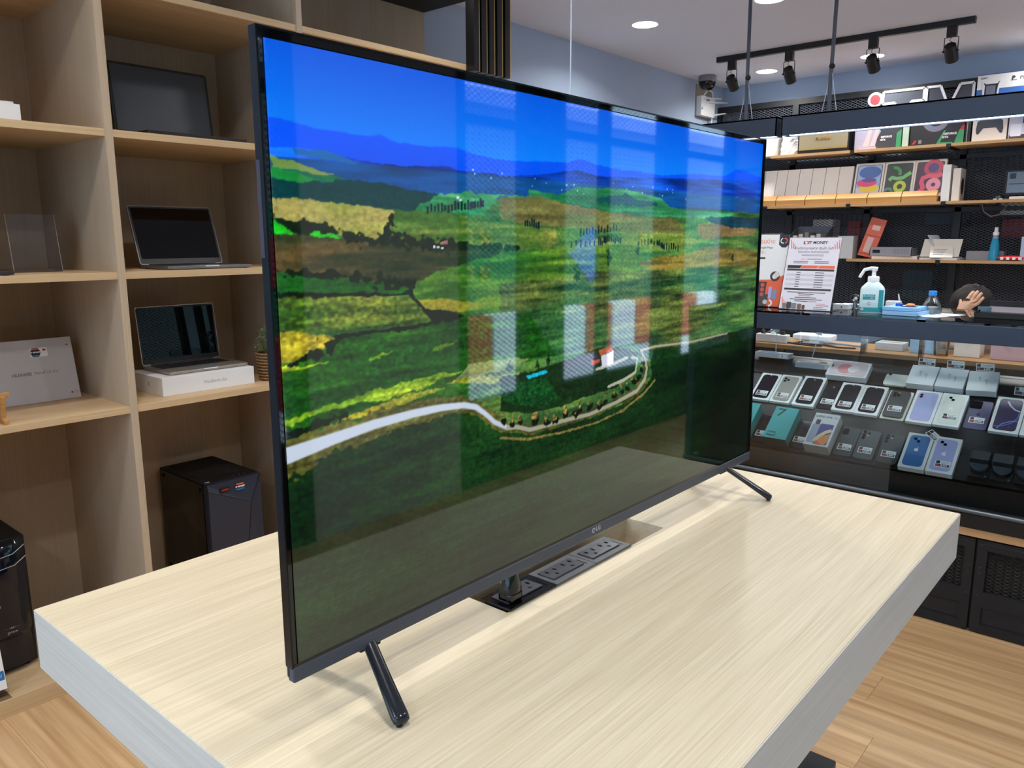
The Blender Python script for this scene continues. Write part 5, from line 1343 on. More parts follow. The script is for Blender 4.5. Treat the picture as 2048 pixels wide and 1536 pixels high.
def bare_phone(label, y, s, pl_, m_, price=None, lens=(), ptag=(0, -0.03), w=0.074, h=0.148, th=0.009, island=None, flash=None, apple=None, tray=None):
    t = thing('phone', label, 'phone', M=rackM(y, s, pl_))
    z0 = 0.0
    if tray:
        MB().rrect(w + 0.014, h + 0.016, 0.003, 0, 0.016, 0, h / 2).build('carton', tray, t, bevel=0.001); z0 = 0.016
    MB().rrect(w, h, 0.011, z0, z0 + th, 0, h / 2).build('phone_back', m_, t, bevel=0.0012)
    z = z0 + th
    if island:
        MB().rrect(island[2], island[3], 0.007, z, z + 0.0015, island[0], h / 2 + island[1]).build('camera_island', blackg, t); 
    for x, yy, r in lens: MB().disc(r, z + (0.0015 if island else 0), z + 0.003, x, h / 2 + yy, 16).build('camera_lens', lens_m, t)
    if flash: MB().disc(0.0024, z, z + 0.0022, flash[0], h / 2 + flash[1], 10).build('camera_flash', white3, t)
    if apple: apple_mark(0.016, T(0, h / 2 + 0.002, z), apple, t)
    if price: price_tag(t, T(ptag[0], h / 2 + ptag[1], z), price)
    return t
# lower row
def teal_box(label, y, s, pl_):
    t = thing('phone_carton', label, 'phone box', M=rackM(y, s, pl_))
    MB().box(-0.05, 0.05, 0, 0.176, 0, 0.052).build('carton', teal, t, bevel=0.001)
    MB().box(-0.0497, 0.0497, -0.0006, 0, 0.0004, 0.0516).build('end_face', mat('carton_end_dark', (44, 42, 44), 0.6), t)
    text('7', 0.062, black, t, T(-0.018, 0.142, 0.0523), sx=1.25); text('OPPO', 0.014, black, t, T(-0.02, 0.032, 0.0523)); text('Reno7', 0.014, black, t, T(-0.019, 0.016, 0.0523), fat=0.0004); text('5G', 0.011, mat('teal_pale', (150, 214, 214), 0.4), t, T(0.018, 0.016, 0.0523))
    return t
teal_box('teal phone carton half hidden by the television corner', 1.115, -0.004, R1)
bare_phone('black phone lying between the two teal cartons', 1.024, 0.0, R1, phoneblk, '7,990', ((0.0, 0.055, 0.002),), w=0.072)
teal_box('teal phone carton with a big black seven on its lid', 0.944, -0.004, R1)
bare_phone('black phone lying between the teal and the white carton', 0.858, 0.0, R1, phoneblk, '5,990', ((0.0, 0.055, 0.002),), w=0.07)
t = thing('phone_carton', 'white phone carton printed with an orange and violet phone', 'phone box', M=rackM(0.771, -0.006, R1))
MB().box(-0.05, 0.05, 0, 0.174, 0, 0.052).build('carton', white, t, bevel=0.001)
MB().box(-0.0497, 0.0497, -0.0006, 0, 0.0004, 0.0516).build('end_face', mat('carton_end_tan', (170, 160, 150), 0.6), t)
text('OPPO A74', 0.0145, ink, t, T(-0.012, 0.155, 0.0523)); text('5G', 0.010, inkg, t, T(0.037, 0.155, 0.0523))
MB().rrect(0.054, 0.112, 0.007, 0.052, 0.0526, 0.014, 0.062).build('phone_print', mat('art_violet_blue', (70, 72, 150), 0.4), t)
MB().rrect(0.034, 0.10, 0.006, 0.052, 0.0524, -0.026, 0.062).build('phone_print', mat('art_silver', (176, 180, 200), 0.35), t)
MB().rrect(0.018, 0.026, 0.005, 0.052, 0.0530, -0.026, 0.124).build('camera_print', dgrey, t)
MB().prism([(-0.012, 0.008), (0.034, 0.008), (0.04, 0.03), (0.04, 0.07), (0.01, 0.05)], 0.0526, 0.0529, ).build('art_print', mat('art_orange', (238, 150, 72), 0.4), t)
MB().ribbon([(-0.012, 0.02), (0.0, 0.05), (0.02, 0.075), (0.04, 0.088)], 0.016, 0.0526, 0.0530).build('art_print', mat('art_cream', (246, 220, 170), 0.4), t)
MB().prism([(-0.012, 0.006), (0.02, 0.006), (-0.005, 0.03)], 0.0526, 0.0531).build('art_print', mat('art_coral', (232, 92, 96), 0.4), t)
bare_phone('glossy grey phone with small camera block in the lower row', 0.676, 0.0, R1, graphite, '22,990', ((-0.018, 0.06, 0.003), (-0.018, 0.05, 0.003)), island=(-0.016, 0.05, 0.022, 0.032))
bare_phone('grey phone with four small round lenses in a cluster', 0.597, 0.0, R1, mat('phone_green_grey', (78, 86, 86), 0.25), '15,250', ((-0.024, 0.062, 0.006), (-0.024, 0.046, 0.006), (-0.024, 0.030, 0.006), (-0.006, 0.056, 0.004)), flash=(-0.008, 0.044), w=0.076)
bare_phone('grey phone with shiny stacked lenses beside the blue carton', 0.509, 0.0, R1, mat('phone_slate', (70, 74, 76), 0.22), '15,000', ((-0.024, 0.062, 0.006), (-0.024, 0.046, 0.006), (-0.024, 0.030, 0.006), (-0.006, 0.06, 0.004)), flash=(-0.007, 0.05), w=0.076)
phone_carton('white phone carton printed with a blue phone', 0.414, -0.017, R1, blue, lens=((-0.016, 0.057), (-0.003, 0.046)), flash=(-0.003, 0.06), apple=white3)
tgc = thing('price_card', 'tilted white price card tucked between two phone cartons', 'price card', M=rackM(0.375, 0.156, R1, math.radians(-40)) @ T(0, 0, 0.026))
price_tag(tgc, T(0, 0, 0), '16,900', red_=False)
phone_carton('white phone carton holding a pale lilac phone', 0.319, -0.017, R1, lilac, price='8,550', ptag=(0.006, -0.044), lens=((-0.018, 0.060), (-0.006, 0.050)), apple=white3)
def camera_thing(label, y, s):
    t = thing('camera', label, 'camera', M=rackM(y, s, R1))
    MB().rrect(0.062, 0.040, 0.004, 0, 0.062, 0, 0.062).build('camera_body', mat('camera_black', (42, 44, 48), 0.5), t, bevel=0.001)
    MB().rrect(0.066, 0.070, 0.004, 0, 0.012, 0, 0.036).build('camera_grip', mat('camera_black', (42, 44, 48), 0.5), t, bevel=0.001)
    MB().lathe([(0.030, 0.012), (0.031, 0.014), (0.031, 0.034), (0.029, 0.036)], 28, M=T(0, 0.040, 0)).build('lens_barrel', mat('camera_barrel', (46, 50, 56), 0.4), t, smooth=True)
    MB().lathe([(0.028, 0.036), (0.028, 0.0385), (0.022, 0.039), (0.021, 0.0380)], 28, M=T(0, 0.040, 0)).build('lens_cap', mat('cap_grey', (76, 84, 94), 0.5), t, smooth=True)
    MB().box(0.026, 0.030, 0.05, 0.064, 0.034, 0.038).build('strap_lug', lgrey, t)
    MB().disc(0.003, 0.012, 0.014, 0.024, 0.006, 10).build('shutter_button', silver, t)
for yy, lb in ((0.196, 'black camera with lens cap facing up beside the lilac carton'), (0.124, 'black camera with lens cap between two other cameras'), (0.050, 'black camera at the far end of the camera row')):
    camera_thing(lb, yy, 0.004)

# second row
FH = (0.0, 0.072)
phone_carton('white phone carton with plum tinted black phone at the row start', 1.108, -0.016, R2, mat('phone_plum', (32, 26, 40), 0.07), w=0.092, h=0.176, price='12,900', flash=FH)
phone_carton('white phone carton with natural titanium phone', 1.014, -0.016, R2, titan, w=0.090, h=0.178, price='24,500', lens=((-0.022, 0.064), (-0.022, 0.048), (-0.008, 0.056)), inset=0.009)
phone_carton('white phone carton with dark blue glass phone beside the titanium one', 0.910, -0.018, R2, phoneblk, w=0.096, h=0.188, price='17,900', flash=FH)
bare_phone('dark phone lying low between white cartons', 0.823, -0.004, R2, phoneblk, '14,500', w=0.072, h=0.15, flash=(0.0, 0.06))
phone_carton('white phone carton with dark phone and long camera flash', 0.742, -0.018, R2, phoneblk, w=0.093, price='15,250', flash=FH)
phone_carton('white phone carton with dark phone next to the graphite phone', 0.648, -0.020, R2, phoneblk, w=0.093, price='13,250', flash=FH)
bare_phone('graphite phone lying in a pale grey carton lid', 0.548, -0.012, R2, graphite, '11,900', ((-0.02, 0.058, 0.006), (-0.02, 0.044, 0.006), (-0.006, 0.051, 0.006)), w=0.076, h=0.152, flash=(-0.004, 0.061), tray=cream)
phone_carton('white phone carton printed with a lilac phone and blue logo', 0.446, -0.026, R2, lilac, w=0.096, h=0.186, lens=((-0.024, 0.066), (-0.024, 0.054)), apple=skyb)
phone_carton('white phone carton with cream phone and bright logo', 0.350, -0.024, R2, cream, w=0.093, h=0.184, price='13,500', lens=((-0.014, 0.066), (-0.004, 0.055)), apple=white3, ptag=(0.004, -0.04))
bare_phone('deep purple phone with big camera island', 0.256, -0.006, R2, purple, '23,500', ((-0.026, 0.06, 0.007), (-0.012, 0.052, 0.007), (-0.026, 0.046, 0.007)), w=0.078, h=0.158, island=(-0.018, 0.054, 0.042, 0.042), apple=mat('logo_plum', (60, 52, 76), 0.2))
t = phone_carton('white phone carton printed with purple ribbons of light', 0.158, -0.018, R2, mat('art_dusk', (74, 66, 92), 0.3), w=0.098, h=0.192)
MB().ribbon([(-0.012, 0.168), (0.0, 0.145), (0.018, 0.125), (0.037, 0.118)], 0.006, 0.0247, 0.0252).build('art_print', mat('ribbon_light', (206, 190, 222), 0.4), t)
MB().ribbon([(-0.036, 0.028), (-0.01, 0.032), (0.02, 0.055), (0.034, 0.085), (0.034, 0.112)], 0.003, 0.0247, 0.0252).ribbon([(-0.024, 0.018), (-0.01, 0.045), (0.015, 0.062), (0.036, 0.066)], 0.005, 0.0247, 0.0254).build('art_print', mat('ribbon_blue', (120, 130, 214), 0.4), t)
phone_carton('white phone carton printed with a pink phone at the row end', 0.058, -0.018, R2, mat('phone_pink', (226, 140, 160), 0.3), w=0.096, h=0.19)
# upper row
t = phone_carton('white phone carton lying sideways with a pink swirl', 0.790, 0.0, R3, mat('art_blush', (220, 196, 196), 0.35), w=0.172, h=0.098, th=0.030, inset=0.009)
MB().disc(0.034, 0.0307, 0.0311, -0.012, 0.049, 22, ry=0.03).build('art_print', mat('art_coral_pink', (222, 126, 132), 0.4), t)
MB().disc(0.024, 0.0307, 0.0314, 0.022, 0.048, 22, ry=0.024).build('art_print', mat('art_rose_white', (232, 214, 214), 0.4), t)
MB().rrect(0.006, 0.018, 0.003, 0.0307, 0.0313, -0.07, 0.062).build('camera_print', ink, t)
for i, (yy, lb) in enumerate(((0.493, 'white earphone carton with price card standing at the left'), (0.385, 'white earphone carton in the middle of the three'), (0.270, 'white earphone carton turned slightly next to the purple phone'))):
    t = thing('earphone_carton', lb, 'box', M=rackM(yy, 0.0, R3, (0, 0, math.radians(4))[i]))
    MB().box(-0.052, 0.052, 0, 0.116, 0, 0.030).build('carton', white, t, bevel=0.001)
    for sx in (-0.012, 0.012):
        MB().rrect(0.010, 0.012, 0.004, 0.030, 0.0303, sx, 0.07 - sx * 0.6).rrect(0.004, 0.022, 0.002, 0.030, 0.0303, sx + 0.002, 0.056 - sx * 0.6).build('earphone_print', lgrey, t)
    price_tag(t, T(0.0, 0.118, 0.030) @ Matrix.Rotation(math.radians(50), 4, 'X') @ T(0, 0.015, 0.0), ('4,290', '5,990', '6,490')[i], w=0.064)
t = bare_phone('white phone carton lid lying flat behind the row', 0.592, 0.0, R3, cream, None, ((-0.03, 0.03, 0.006),), w=0.092, h=0.07)
pr = thing('price_card', 'white price card standing behind the purple ribbon carton', 'price card', M=rackM(0.13, 0.03, R3) @ Matrix.Rotation(math.radians(45), 4, 'X') @ T(0, 0.016, 0))
price_tag(pr, T(0, 0, 0), '29,900', w=0.066)
# two accessory boxes held up at the back of the case
def acc_box(label, y, z, w):
    t = thing('accessory_carton', label, 'box', M=UP(3.20, y, z))
    MB().box(-w / 2, w / 2, 0, 0.05, 0, 0.024).build('carton', lgrey, t, bevel=0.001)
    MB().box(-w * 0.4, w * 0.1, 0.008, 0.04, 0.024, 0.0245).build('lid_print', mat('print_periwinkle', (104, 116, 176), 0.5), t)
    MB().box(w / 2 - 0.05, w / 2 - 0.01, -0.0005, 0, 0.004, 0.02).build('end_label', white, t)
    MB().box(w / 2 - 0.034, w / 2 - 0.030, -0.0008, 0, 0.007, 0.017).build('small_mark', blue, t)
    MB().cyl((-0.02, 0.025, -0.06), (-0.02, 0.025, 0.0), 0.003, n=8).build('stem', clear, t)
    MB().box(-0.05, 0.05, 0.0, 0.05, -0.0635, -0.06).build('stem_foot', clear, t)
    return t
acc_box('white accessory carton raised on a clear stem with a paddle card', 1.150, 0.864, 0.165)
acc_box('second raised white accessory carton nearer the pink carton', 0.945, 0.832, 0.185)
sk = thing('paddle_card', 'grey price paddle on a thin white stick', 'price card', M=UP(3.225, 1.142, 0.8885))
MB().cyl((0, 0, 0), (0, 0, 0.10), 0.0016, n=6).build('stick', white3, sk); MB().box(-0.012, 0.012, -0.001, 0.001, 0.095, 0.135).build('card', lgrey, sk)
sk = thing('paddle_card', 'grey price paddle leaning behind the second accessory carton', 'price card', M=UP(3.28, 0.99, 0.868) @ Matrix.Rotation(0.2, 4, 'Y'))
MB().cyl((0, 0, 0), (0, 0, 0.12), 0.0016, n=6).build('stick', white3, sk); MB().box(-0.014, 0.014, -0.001, 0.001, 0.115, 0.155).build('card', lgrey, sk)
# acrylic case on the upper row
ax = MB().box(-0.12, 0.12, 0, 0.002, 0, 0.11).box(-0.12, -0.118, 0, 0.10, 0, 0.11).box(0.118, 0.12, 0, 0.10, 0, 0.11).build('acrylic_box', clear)
ax.matrix_world = UP(3.285, 0.66, 0.905)
tag(ax, 'clear acrylic box standing at the back of the case', 'acrylic box')

# staff desk behind the counter
dk_ = thing('staff_desk', 'pine staff desk behind the glass counter', 'desk', (0, 0, 0))
MB().box(3.40, 3.72, -0.3, 1.6, 0.882, 0.904).build('desk_top', pine2, dk_, bevel=0.002)
for yy in (-0.28, 0.65, 1.56): MB().box(3.42, 3.68, yy, yy + 0.03, 0, 0.882).build('leg', blackm, dk_)
rb = thing('white_router', 'white flat router lying on the staff desk', 'router', M=UP(3.48, 1.08, 0.9045))
MB().rrect(0.19, 0.11, 0.02, 0.018, 0.045, 0, 0.07).build('router_body', white3, rb, bevel=0.006)
MB().rrect(0.09, 0.06, 0.012, 0, 0.018, 0.0, 0.05).build('router_foot', lgrey, rb)
pb_ = thing('power_strip', 'white power strip with plugs at the desk end', 'power strip', M=UP(3.42, 1.26, 0.9045))
MB().rrect(0.16, 0.05, 0.008, 0, 0.04, 0, 0.05).build('strip_body', white3, pb_, bevel=0.003)
for k in range(3): MB().rrect(0.022, 0.022, 0.004, 0.04, 0.055 + 0.015 * (k % 2), -0.05 + 0.05 * k, 0.05).build('plug', (black, white3, black)[k], pb_)
for i, pts in enumerate((((0.10, 0.02, 0.005), (0.02, 0.0, 0.006), (-0.06, 0.05, 0.005), (-0.2, 0.03, 0.006)), ((-0.05, 0.0, 0.006), (-0.12, -0.002, 0.003), (-0.22, 0.03, 0.005), (-0.32, 0.02, 0.006)), ((0.1, 0.1, 0.006), (-0.05, 0.14, 0.005), (-0.2, 0.1, 0.006)))):
    c_ = MB().tube([(p[0], p[1], p[2]) for p in pts], 0.004, 6).build('cable', black, None, smooth=True)
    c_.matrix_world = UP(3.43, 0.95 - 0.0 * i, 0.9035)
    tag(c_, ('black cable curling near the router', 'black cable trailing along the desk edge', 'black cable behind the router')[i], 'cable')
wc = MB().tube([(0, 0, 0.06), (0.005, -0.005, 0.12), (0.02, -0.01, 0.135), (0.04, -0.01, 0.10), (0.05, 0.0, 0.045), (0.08, 0.02, 0.06), (0.13, 0.03, 0.10)], 0.004, 8).build('cable', mgrey, None, smooth=True)
wc.matrix_world = UP(3.42, 1.335, 0.9045)
tag(wc, 'grey cable arching over the power strip', 'cable')
jr = thing('clear_cup', 'clear plastic cup with white lid on the staff desk', 'cup', M=UP(3.50, 0.50, 0.9045))
MB().lathe([(0.028, 0), (0.036, 0.09), (0.034, 0.09), (0.027, 0.004)], 20).build('cup_wall', clear, jr, smooth=True); MB().lathe([(0.037, 0.09), (0.037, 0.098), (0.02, 0.102)], 20).build('lid', lgrey, jr, smooth=True)
for i, (y, w, h, m_, lb) in enumerate(((0.72, 0.12, 0.035, lgrey, 'flat pale parcel on the staff desk'), (0.58, 0.10, 0.06, skyb, 'pale blue carton beside the clear cup'), (0.40, 0.10, 0.07, white2, 'white carton on the desk behind the price cards'), (0.24, 0.14, 0.09, mat('parcel_rose', (196, 160, 168), 0.5), 'pinkish parcel at the right of the desk'))):
    o = carton('desk_parcel', lb, y, 0.9045, w, h, 0.10, m_, x=3.50)
    MB().box(-w / 2 + 0.01, w / 2 - 0.01, 0.04, 0.06, h, h + 0.0004).build('tape', mgrey, o)

# ---------------------------------------------------------------- things on the counter top
CT = 1.1294
# price notice in a leaning acrylic holder
nt_ = thing('price_notice', 'white service price notice with orange bands in a clear stand', 'notice', M=UP(2.835, 0.878, CT))
Rn = Matrix.Rotation(math.radians(-15), 4, 'X')
MB().box(-0.108, 0.108, 0.0, 0.003, 0.0, 0.305, M=Rn).build('acrylic_sheet', clear, nt_)
MB().box(-0.108, 0.108, 0.0, 0.10, 0.0, 0.003).build('acrylic_foot', clear, nt_)
sheet = MB().box(-0.105, 0.105, -0.0012, -0.0002, 0.003, 0.302, M=Rn).build('notice_sheet', mat('notice_paper', (226, 222, 232), 0.5), nt_)
Fn = Rn @ face(-0.0013)
def strip(x0, x1, y0, y1, m_, n='print_bar', z=0.0003): return MB().box(x0, x1, y0, y1, 0, z, M=Fn).build(n, m_, sheet)
text('IT MONEY', 0.017, ink, sheet, Fn @ T(0.014, 0.281, 0.0002), fat=0.0004, depth=0.0001)
MB().ring(0.004, 0.0075, 0, 0.0003, 100, 290, cx=-0.038, cy=0.281, n=12, M=Fn).build('logo_dark', ink, sheet); MB().ring(0.004, 0.0075, 0, 0.0003, -80, 110, cx=-0.032, cy=0.281, n=12, M=Fn).build('logo_orange', orange, sheet)
text('ค่าบริการขายฝาก สินค้า ไอที', 0.0145, ink, sheet, Fn @ T(0, 0.257, 0.0002), depth=0.0001)
text('โดยทางร้าน คิดค่าบริการดังนี้', 0.011, ink, sheet, Fn @ T(0, 0.242, 0.0002), depth=0.0001)
for k, (w, y) in enumerate(((0.045, 0.231), (0.045, 0.226))): strip(-w, w, y - 0.0008, y + 0.0008, inkg)
strip(-0.045, -0.025, 0.2115, 0.2135, orange); strip(-0.02, 0.04, 0.2115, 0.2135, ink)
for y in (0.202, 0.196): strip(-0.075, -0.015, y - 0.001, y + 0.001, ink); strip(0.012, 0.07, y - 0.001, y + 0.001, ink)
MB().prism([(-0.096, 0.174), (-0.045, 0.174), (-0.035, 0.186), (-0.096, 0.186)], 0, 0.0003, M=Fn).build('dark_band', ink, sheet)
MB().prism([(-0.043, 0.174), (0.024, 0.174), (0.034, 0.186), (-0.033, 0.186)], 0, 0.0003, M=Fn).prism([(0.027, 0.174), (0.096, 0.174), (0.096, 0.186), (0.037, 0.186)], 0, 0.0003, M=Fn).build('orange_band', orange, sheet)
strip(-0.096, 0.096, 0.163, 0.1715, dgrey, 'dark_band')
for k in range(7):
    y = 0.156 - k * 0.0098
    if k % 2: strip(-0.096, 0.096, y - 0.0046, y + 0.0046, mat('band_pale', (204, 202, 214), 0.6), 'pale_band', 0.0002)
    strip(-0.055, -0.038, y - 0.0012, y + 0.0012, ink, z=0.0004); strip(0.022, 0.058, y - 0.0012, y + 0.0012, ink, z=0.0004)
strip(-0.096, 0.096, 0.082, 0.0905, dgrey, 'dark_band')
for (a, b, y, m_) in ((-0.08, 0.075, 0.0735, ink), (-0.035, 0.03, 0.067, ink), (-0.03, 0.02, 0.060, orange), (-0.045, 0.042, 0.052, ink), (-0.066, 0.066, 0.0445, ink), (-0.045, 0.01, 0.037, ink), (0.012, 0.045, 0.037, orange)): strip(a, b, y - 0.0013, y + 0.0013, m_)
for sx, y0 in ((-1, 0.302), (1, 0.302), (-1, 0.06)):
    for k in range(3):
        a = sx * (0.100 - 0.008 * k)
        MB().prism([(a, y0 - 0.008 - 0.010 * k), (a + 0.0 - sx * 0.003, y0 - 0.008 - 0.010 * k), (a + (0.010 if sx < 0 else 0.0) , y0 - 0.045), (a + (0.007 if sx < 0 else 0.004), y0 - 0.048)], 0, 0.0003, M=Fn).build('corner_stroke', orange, sheet)
for k, (x_, w, h, m_) in enumerate(((-0.085, 0.016, 0.022, mgrey), (-0.066, 0.02, 0.028, dgrey), (-0.045, 0.022, 0.024, mgrey), (-0.022, 0.018, 0.022, mat('photo_brown', (120, 92, 78), 0.6)), (-0.005, 0.012, 0.018, mat('photo_umber', (92, 74, 66), 0.6)))):
    MB().rrect(w, h, 0.004, 0, 0.0003, x_, 0.004 + h / 2, M=Fn).build('device_print', m_, sheet)
for y, w in ((0.028, 0.035), (0.0215, 0.05), (0.014, 0.03), (0.0075, 0.045)): strip(0.045, 0.045 + w, y - 0.001, y + 0.001, ink if y < 0.025 else orange)
for y in (0.014, 0.0075): strip(0.038, 0.042, y - 0.002, y + 0.002, mat('icon_teal', (60, 110, 130), 0.5), 'icon')

# promotion poster holder
po = thing('promotion_poster', 'white promotion poster with orange foot and headphones in a stand', 'poster', M=UP(2.885, 1.085, CT))
Rn2 = Matrix.Rotation(math.radians(-8), 4, 'X')
MB().box(-0.105, 0.095, 0.0, 0.003, 0.0, 0.315, M=Rn2).build('acrylic_sheet', clear, po); MB().box(-0.105, 0.095, 0.0, 0.09, 0.0, 0.003).build('acrylic_foot', clear, po)
ps_ = MB().box(-0.103, 0.093, -0.0012, -0.0002, 0.004, 0.308, M=Rn2).build('poster_sheet', white, po)
Fp = Rn2 @ face(-0.0013)
Q = lambda mb, m_, n: mb.build(n, m_, ps_)
Q(MB().prism([(0.052, 0.308), (0.093, 0.308), (0.093, 0.266), (0.083, 0.254), (0.066, 0.254), (0.052, 0.266)], 0, 0.0003, M=Fp), navy, 'badge_shield')
Q(MB().ring(0.008, 0.012, 0.0003, 0.0006, 100, 290, cx=0.069, cy=0.282, n=12, M=Fp), white, 'badge_mark'); Q(MB().ring(0.008, 0.012, 0.0003, 0.0006, -80, 110, cx=0.076, cy=0.282, n=12, M=Fp), orange, 'badge_mark')
text('ผ่อนง่าย', 0.024, orange, ps_, Fp @ T(-0.005, 0.278, 0.0002), depth=0.0001)
text('Google Maps', 0.0125, ink, ps_, Fp @ T(-0.005, 0.253, 0.0002), depth=0.0001)
text('0.-', 0.018, orange, ps_, Fp @ T(-0.012, 0.233, 0.0002), depth=0.0001)
Q(MB().rrect(0.046, 0.007, 0.003, 0, 0.0003, -0.024, 0.208, M=Fp), ink, 'print_bar')
Q(MB().prism([(-0.103, 0.004), (0.093, 0.004), (0.093, 0.140), (0.04, 0.118), (-0.103, 0.112)], 0, 0.0003, M=Fp), orange, 'orange_print')
Q(MB().prism([(-0.103, 0.03), (0.012, 0.03), (0.018, 0.108), (-0.103, 0.104)], 0.0003, 0.0006, M=Fp), mat('poster_brown', (70, 52, 48), 0.5), 'computer_print')
Q(MB().prism([(-0.103, 0.004), (0.025, 0.004), (0.03, 0.055), (-0.103, 0.055)], 0.0006, 0.0009, M=Fp), mat('poster_umber', (78, 70, 68), 0.5), 'desk_print')
for k in range(3): Q(MB().disc(0.009, 0.0006, 0.0010, 0.0, 0.094 - 0.020 * k, 14, M=Fp), mat('fan_pink', (196, 92, 92), 0.5), 'fan_print')
Q(MB().ring(0.012, 0.021, 0.0006, 0.0012, 0, 360, cx=0.05, cy=0.132, n=18, M=Fp), dgrey, 'headphone_print'); Q(MB().disc(0.012, 0.0006, 0.0013, 0.058, 0.140, 14, M=Fp), white2, 'headphone_print')
Q(MB().rrect(0.014, 0.05, 0.004, 0.0006, 0.0012, 0.036, 0.062, M=Fp), lilac, 'phone_print'); Q(MB().rrect(0.018, 0.044, 0.004, 0.0006, 0.0012, 0.056, 0.056, M=Fp), mat('phone_steel', (130, 150, 186), 0.4), 'phone_print')
Q(MB().ring(0.008, 0.016, 0.0009, 0.0014, -90, 90, cx=0.035, cy=0.018, n=12, M=Fp), white, 'watch_print'); Q(MB().disc(0.010, 0.0009, 0.0014, 0.018, 0.022, 14, M=Fp), lgrey, 'watch_print')

# hand sanitiser bottle
hs2 = thing('sanitiser_bottle', 'white hand sanitiser pump bottle with teal label on the counter', 'bottle', M=UP(2.885, 0.632, CT) @ Matrix.Rotation(math.radians(14), 4, 'Z'))
def rounded_levels(levels, n=20, pw_=0.45):
    vv = []; ff = []
    for w, d, z in levels:
        for k in range(n):
            a = 2 * PI * k / n; c, s_ = math.cos(a), math.sin(a)
            vv.append((w / 2 * math.copysign(abs(c) ** pw_, c), d / 2 * math.copysign(abs(s_) ** pw_, s_), z))
    for i in range(len(levels) - 1):
        for k in range(n): ff.append((i * n + k, i * n + (k + 1) % n, i * n + n + (k + 1) % n, i * n + n + k))
    ff.append(tuple(range(n))[::-1]); ff.append(tuple(range((len(levels) - 1) * n, len(levels) * n)))
    return vv, ff
hw_ = mat('bottle_white', (214, 238, 240), 0.3)
v_, f_ = rounded_levels([(0.084, 0.058, 0.0), (0.088, 0.062, 0.004), (0.088, 0.062, 0.092), (0.080, 0.056, 0.102), (0.050, 0.042, 0.118), (0.036, 0.036, 0.122)])
MB().add(v_, f_).build('bottle_body', hw_, hs2, smooth=True, ang=40)
tl_ = mat('label_teal', (34, 150, 156), 0.4)
v_, f_ = rounded_levels([(0.0890, 0.063, 0.006), (0.0890, 0.063, 0.024)]); MB().add(v_, f_).build('label_band', tl_, hs2)
MB().box(-0.032, 0.012, -0.0318, -0.0308, 0.055, 0.074).build('label_panel', tl_, hs2); MB().box(0.024, 0.040, -0.0318, -0.0306, 0.024, 0.092).build('label_side', tl_, hs2)
text('ALCOHOL', 0.0085, white3, hs2, face(-0.0320, -0.010, 0.068), depth=0.0002); text('GEL', 0.007, white3, hs2, face(-0.0320, 0.0, 0.060), depth=0.0002)
MB().ring(0.004, 0.006, 0, 0.0004, 30, 330, cx=-0.008, cy=0.038, n=12, M=face(-0.0312)).build('drop_icon', mgrey, hs2)
MB().disc(0.006, 0, 0.0004, -0.032, 0.017, 14, M=face(-0.0318)).build('seal_icon', lgrey, hs2)
MB().lathe([(0.021, 0.122), (0.021, 0.140), (0.019, 0.143), (0.008, 0.144), (0.0075, 0.162), (0.010, 0.164), (0.010, 0.176), (0.006, 0.178)], 20).build('pump_collar', white3, hs2, smooth=True)
MB().tube([(0.012, 0, 0.171), (-0.01, -0.002, 0.174), (-0.034, -0.006, 0.168), (-0.044, -0.008, 0.150), (-0.050, -0.009, 0.138)], [0.008, 0.007, 0.0065, 0.006, 0.0055], 12).build('pump_nozzle', white3, hs2, smooth=True)
gk = thing('glass_knob', 'clear glass knob standing behind the sanitiser', 'ornament', M=UP(3.02, 0.735, CT))
MB().lathe([(0.012, 0.0), (0.012, 0.003), (0.008, 0.006), (0.0085, 0.028), (0.018, 0.038), (0.020, 0.048), (0.017, 0.058), (0.008, 0.062)], 18).build('knob', pane('crystal', (0.9, 0.92, 0.94), 1.8), gk, smooth=True)
MB().lathe([(0.004, 0.006), (0.0045, 0.028), (0.008, 0.040), (0.004, 0.05)], 12).build('core', mat('crystal_core', (214, 220, 226), 0.2), gk, smooth=True)
sbx = carton('small_carton', 'small white carton with a dark dot beside the notice', 0.775, CT, 0.062, 0.022, 0.05, white3, x=2.96); MB().disc(0.003, 0, 0.0005, 0.005, 0.011, 10, M=face(-0.0002)).build('dot', ink, sbx)
carton('small_carton', 'low white carton lid behind the small carton', 0.742, CT, 0.12, 0.018, 0.05, mat('carton_frost', (206, 226, 236), 0.4), x=3.04)
carton('small_carton', 'white carton right behind the sanitiser bottle', 0.585, CT, 0.05, 0.042, 0.04, white3, x=2.99)
# blue tissue cartons, stacked
o = carton('tissue_carton', 'light blue flat carton lying under a second one', 0.515, CT, 0.125, 0.016, 0.14, skyb, x=2.83, rz=-0.1); MB().box(-0.05, 0.05, 0.01, 0.13, 0.016, 0.0163).build('lid_panel', mat('tissue_pale', (176, 212, 242), 0.5), o)
o = carton('tissue_carton', 'light blue flat carton on top with a blue cap and orange card', 0.518, CT + 0.0172, 0.122, 0.014, 0.136, mat('tissue_blue2', (134, 190, 238), 0.5), x=2.835, rz=-0.06)
bc = thing('bottle_cap', 'bright blue bottle cap on the blue carton', 'cap', M=UP(2.90, 0.535, CT + 0.0319)); MB().lathe([(0.013, 0), (0.0135, 0.002), (0.012, 0.010), (0.009, 0.012)], 16).build('cap_shell', mat('cap_blue', (24, 84, 200), 0.35), bc, smooth=True)
oc = thing('orange_card', 'small orange and clear packet on the blue carton', 'packet', M=UP(2.88, 0.49, CT + 0.0319)); MB().sph((0, 0, 0.007), 0.012, 12, 8, (1.4, 1.3, 0.55)).build('packet_body', mat('cap_orange', (240, 132, 80), 0.4), oc, smooth=True); MB().box(-0.03, 0.022, -0.015, 0.025, 0.0, 0.0012).build('film', clear, oc)
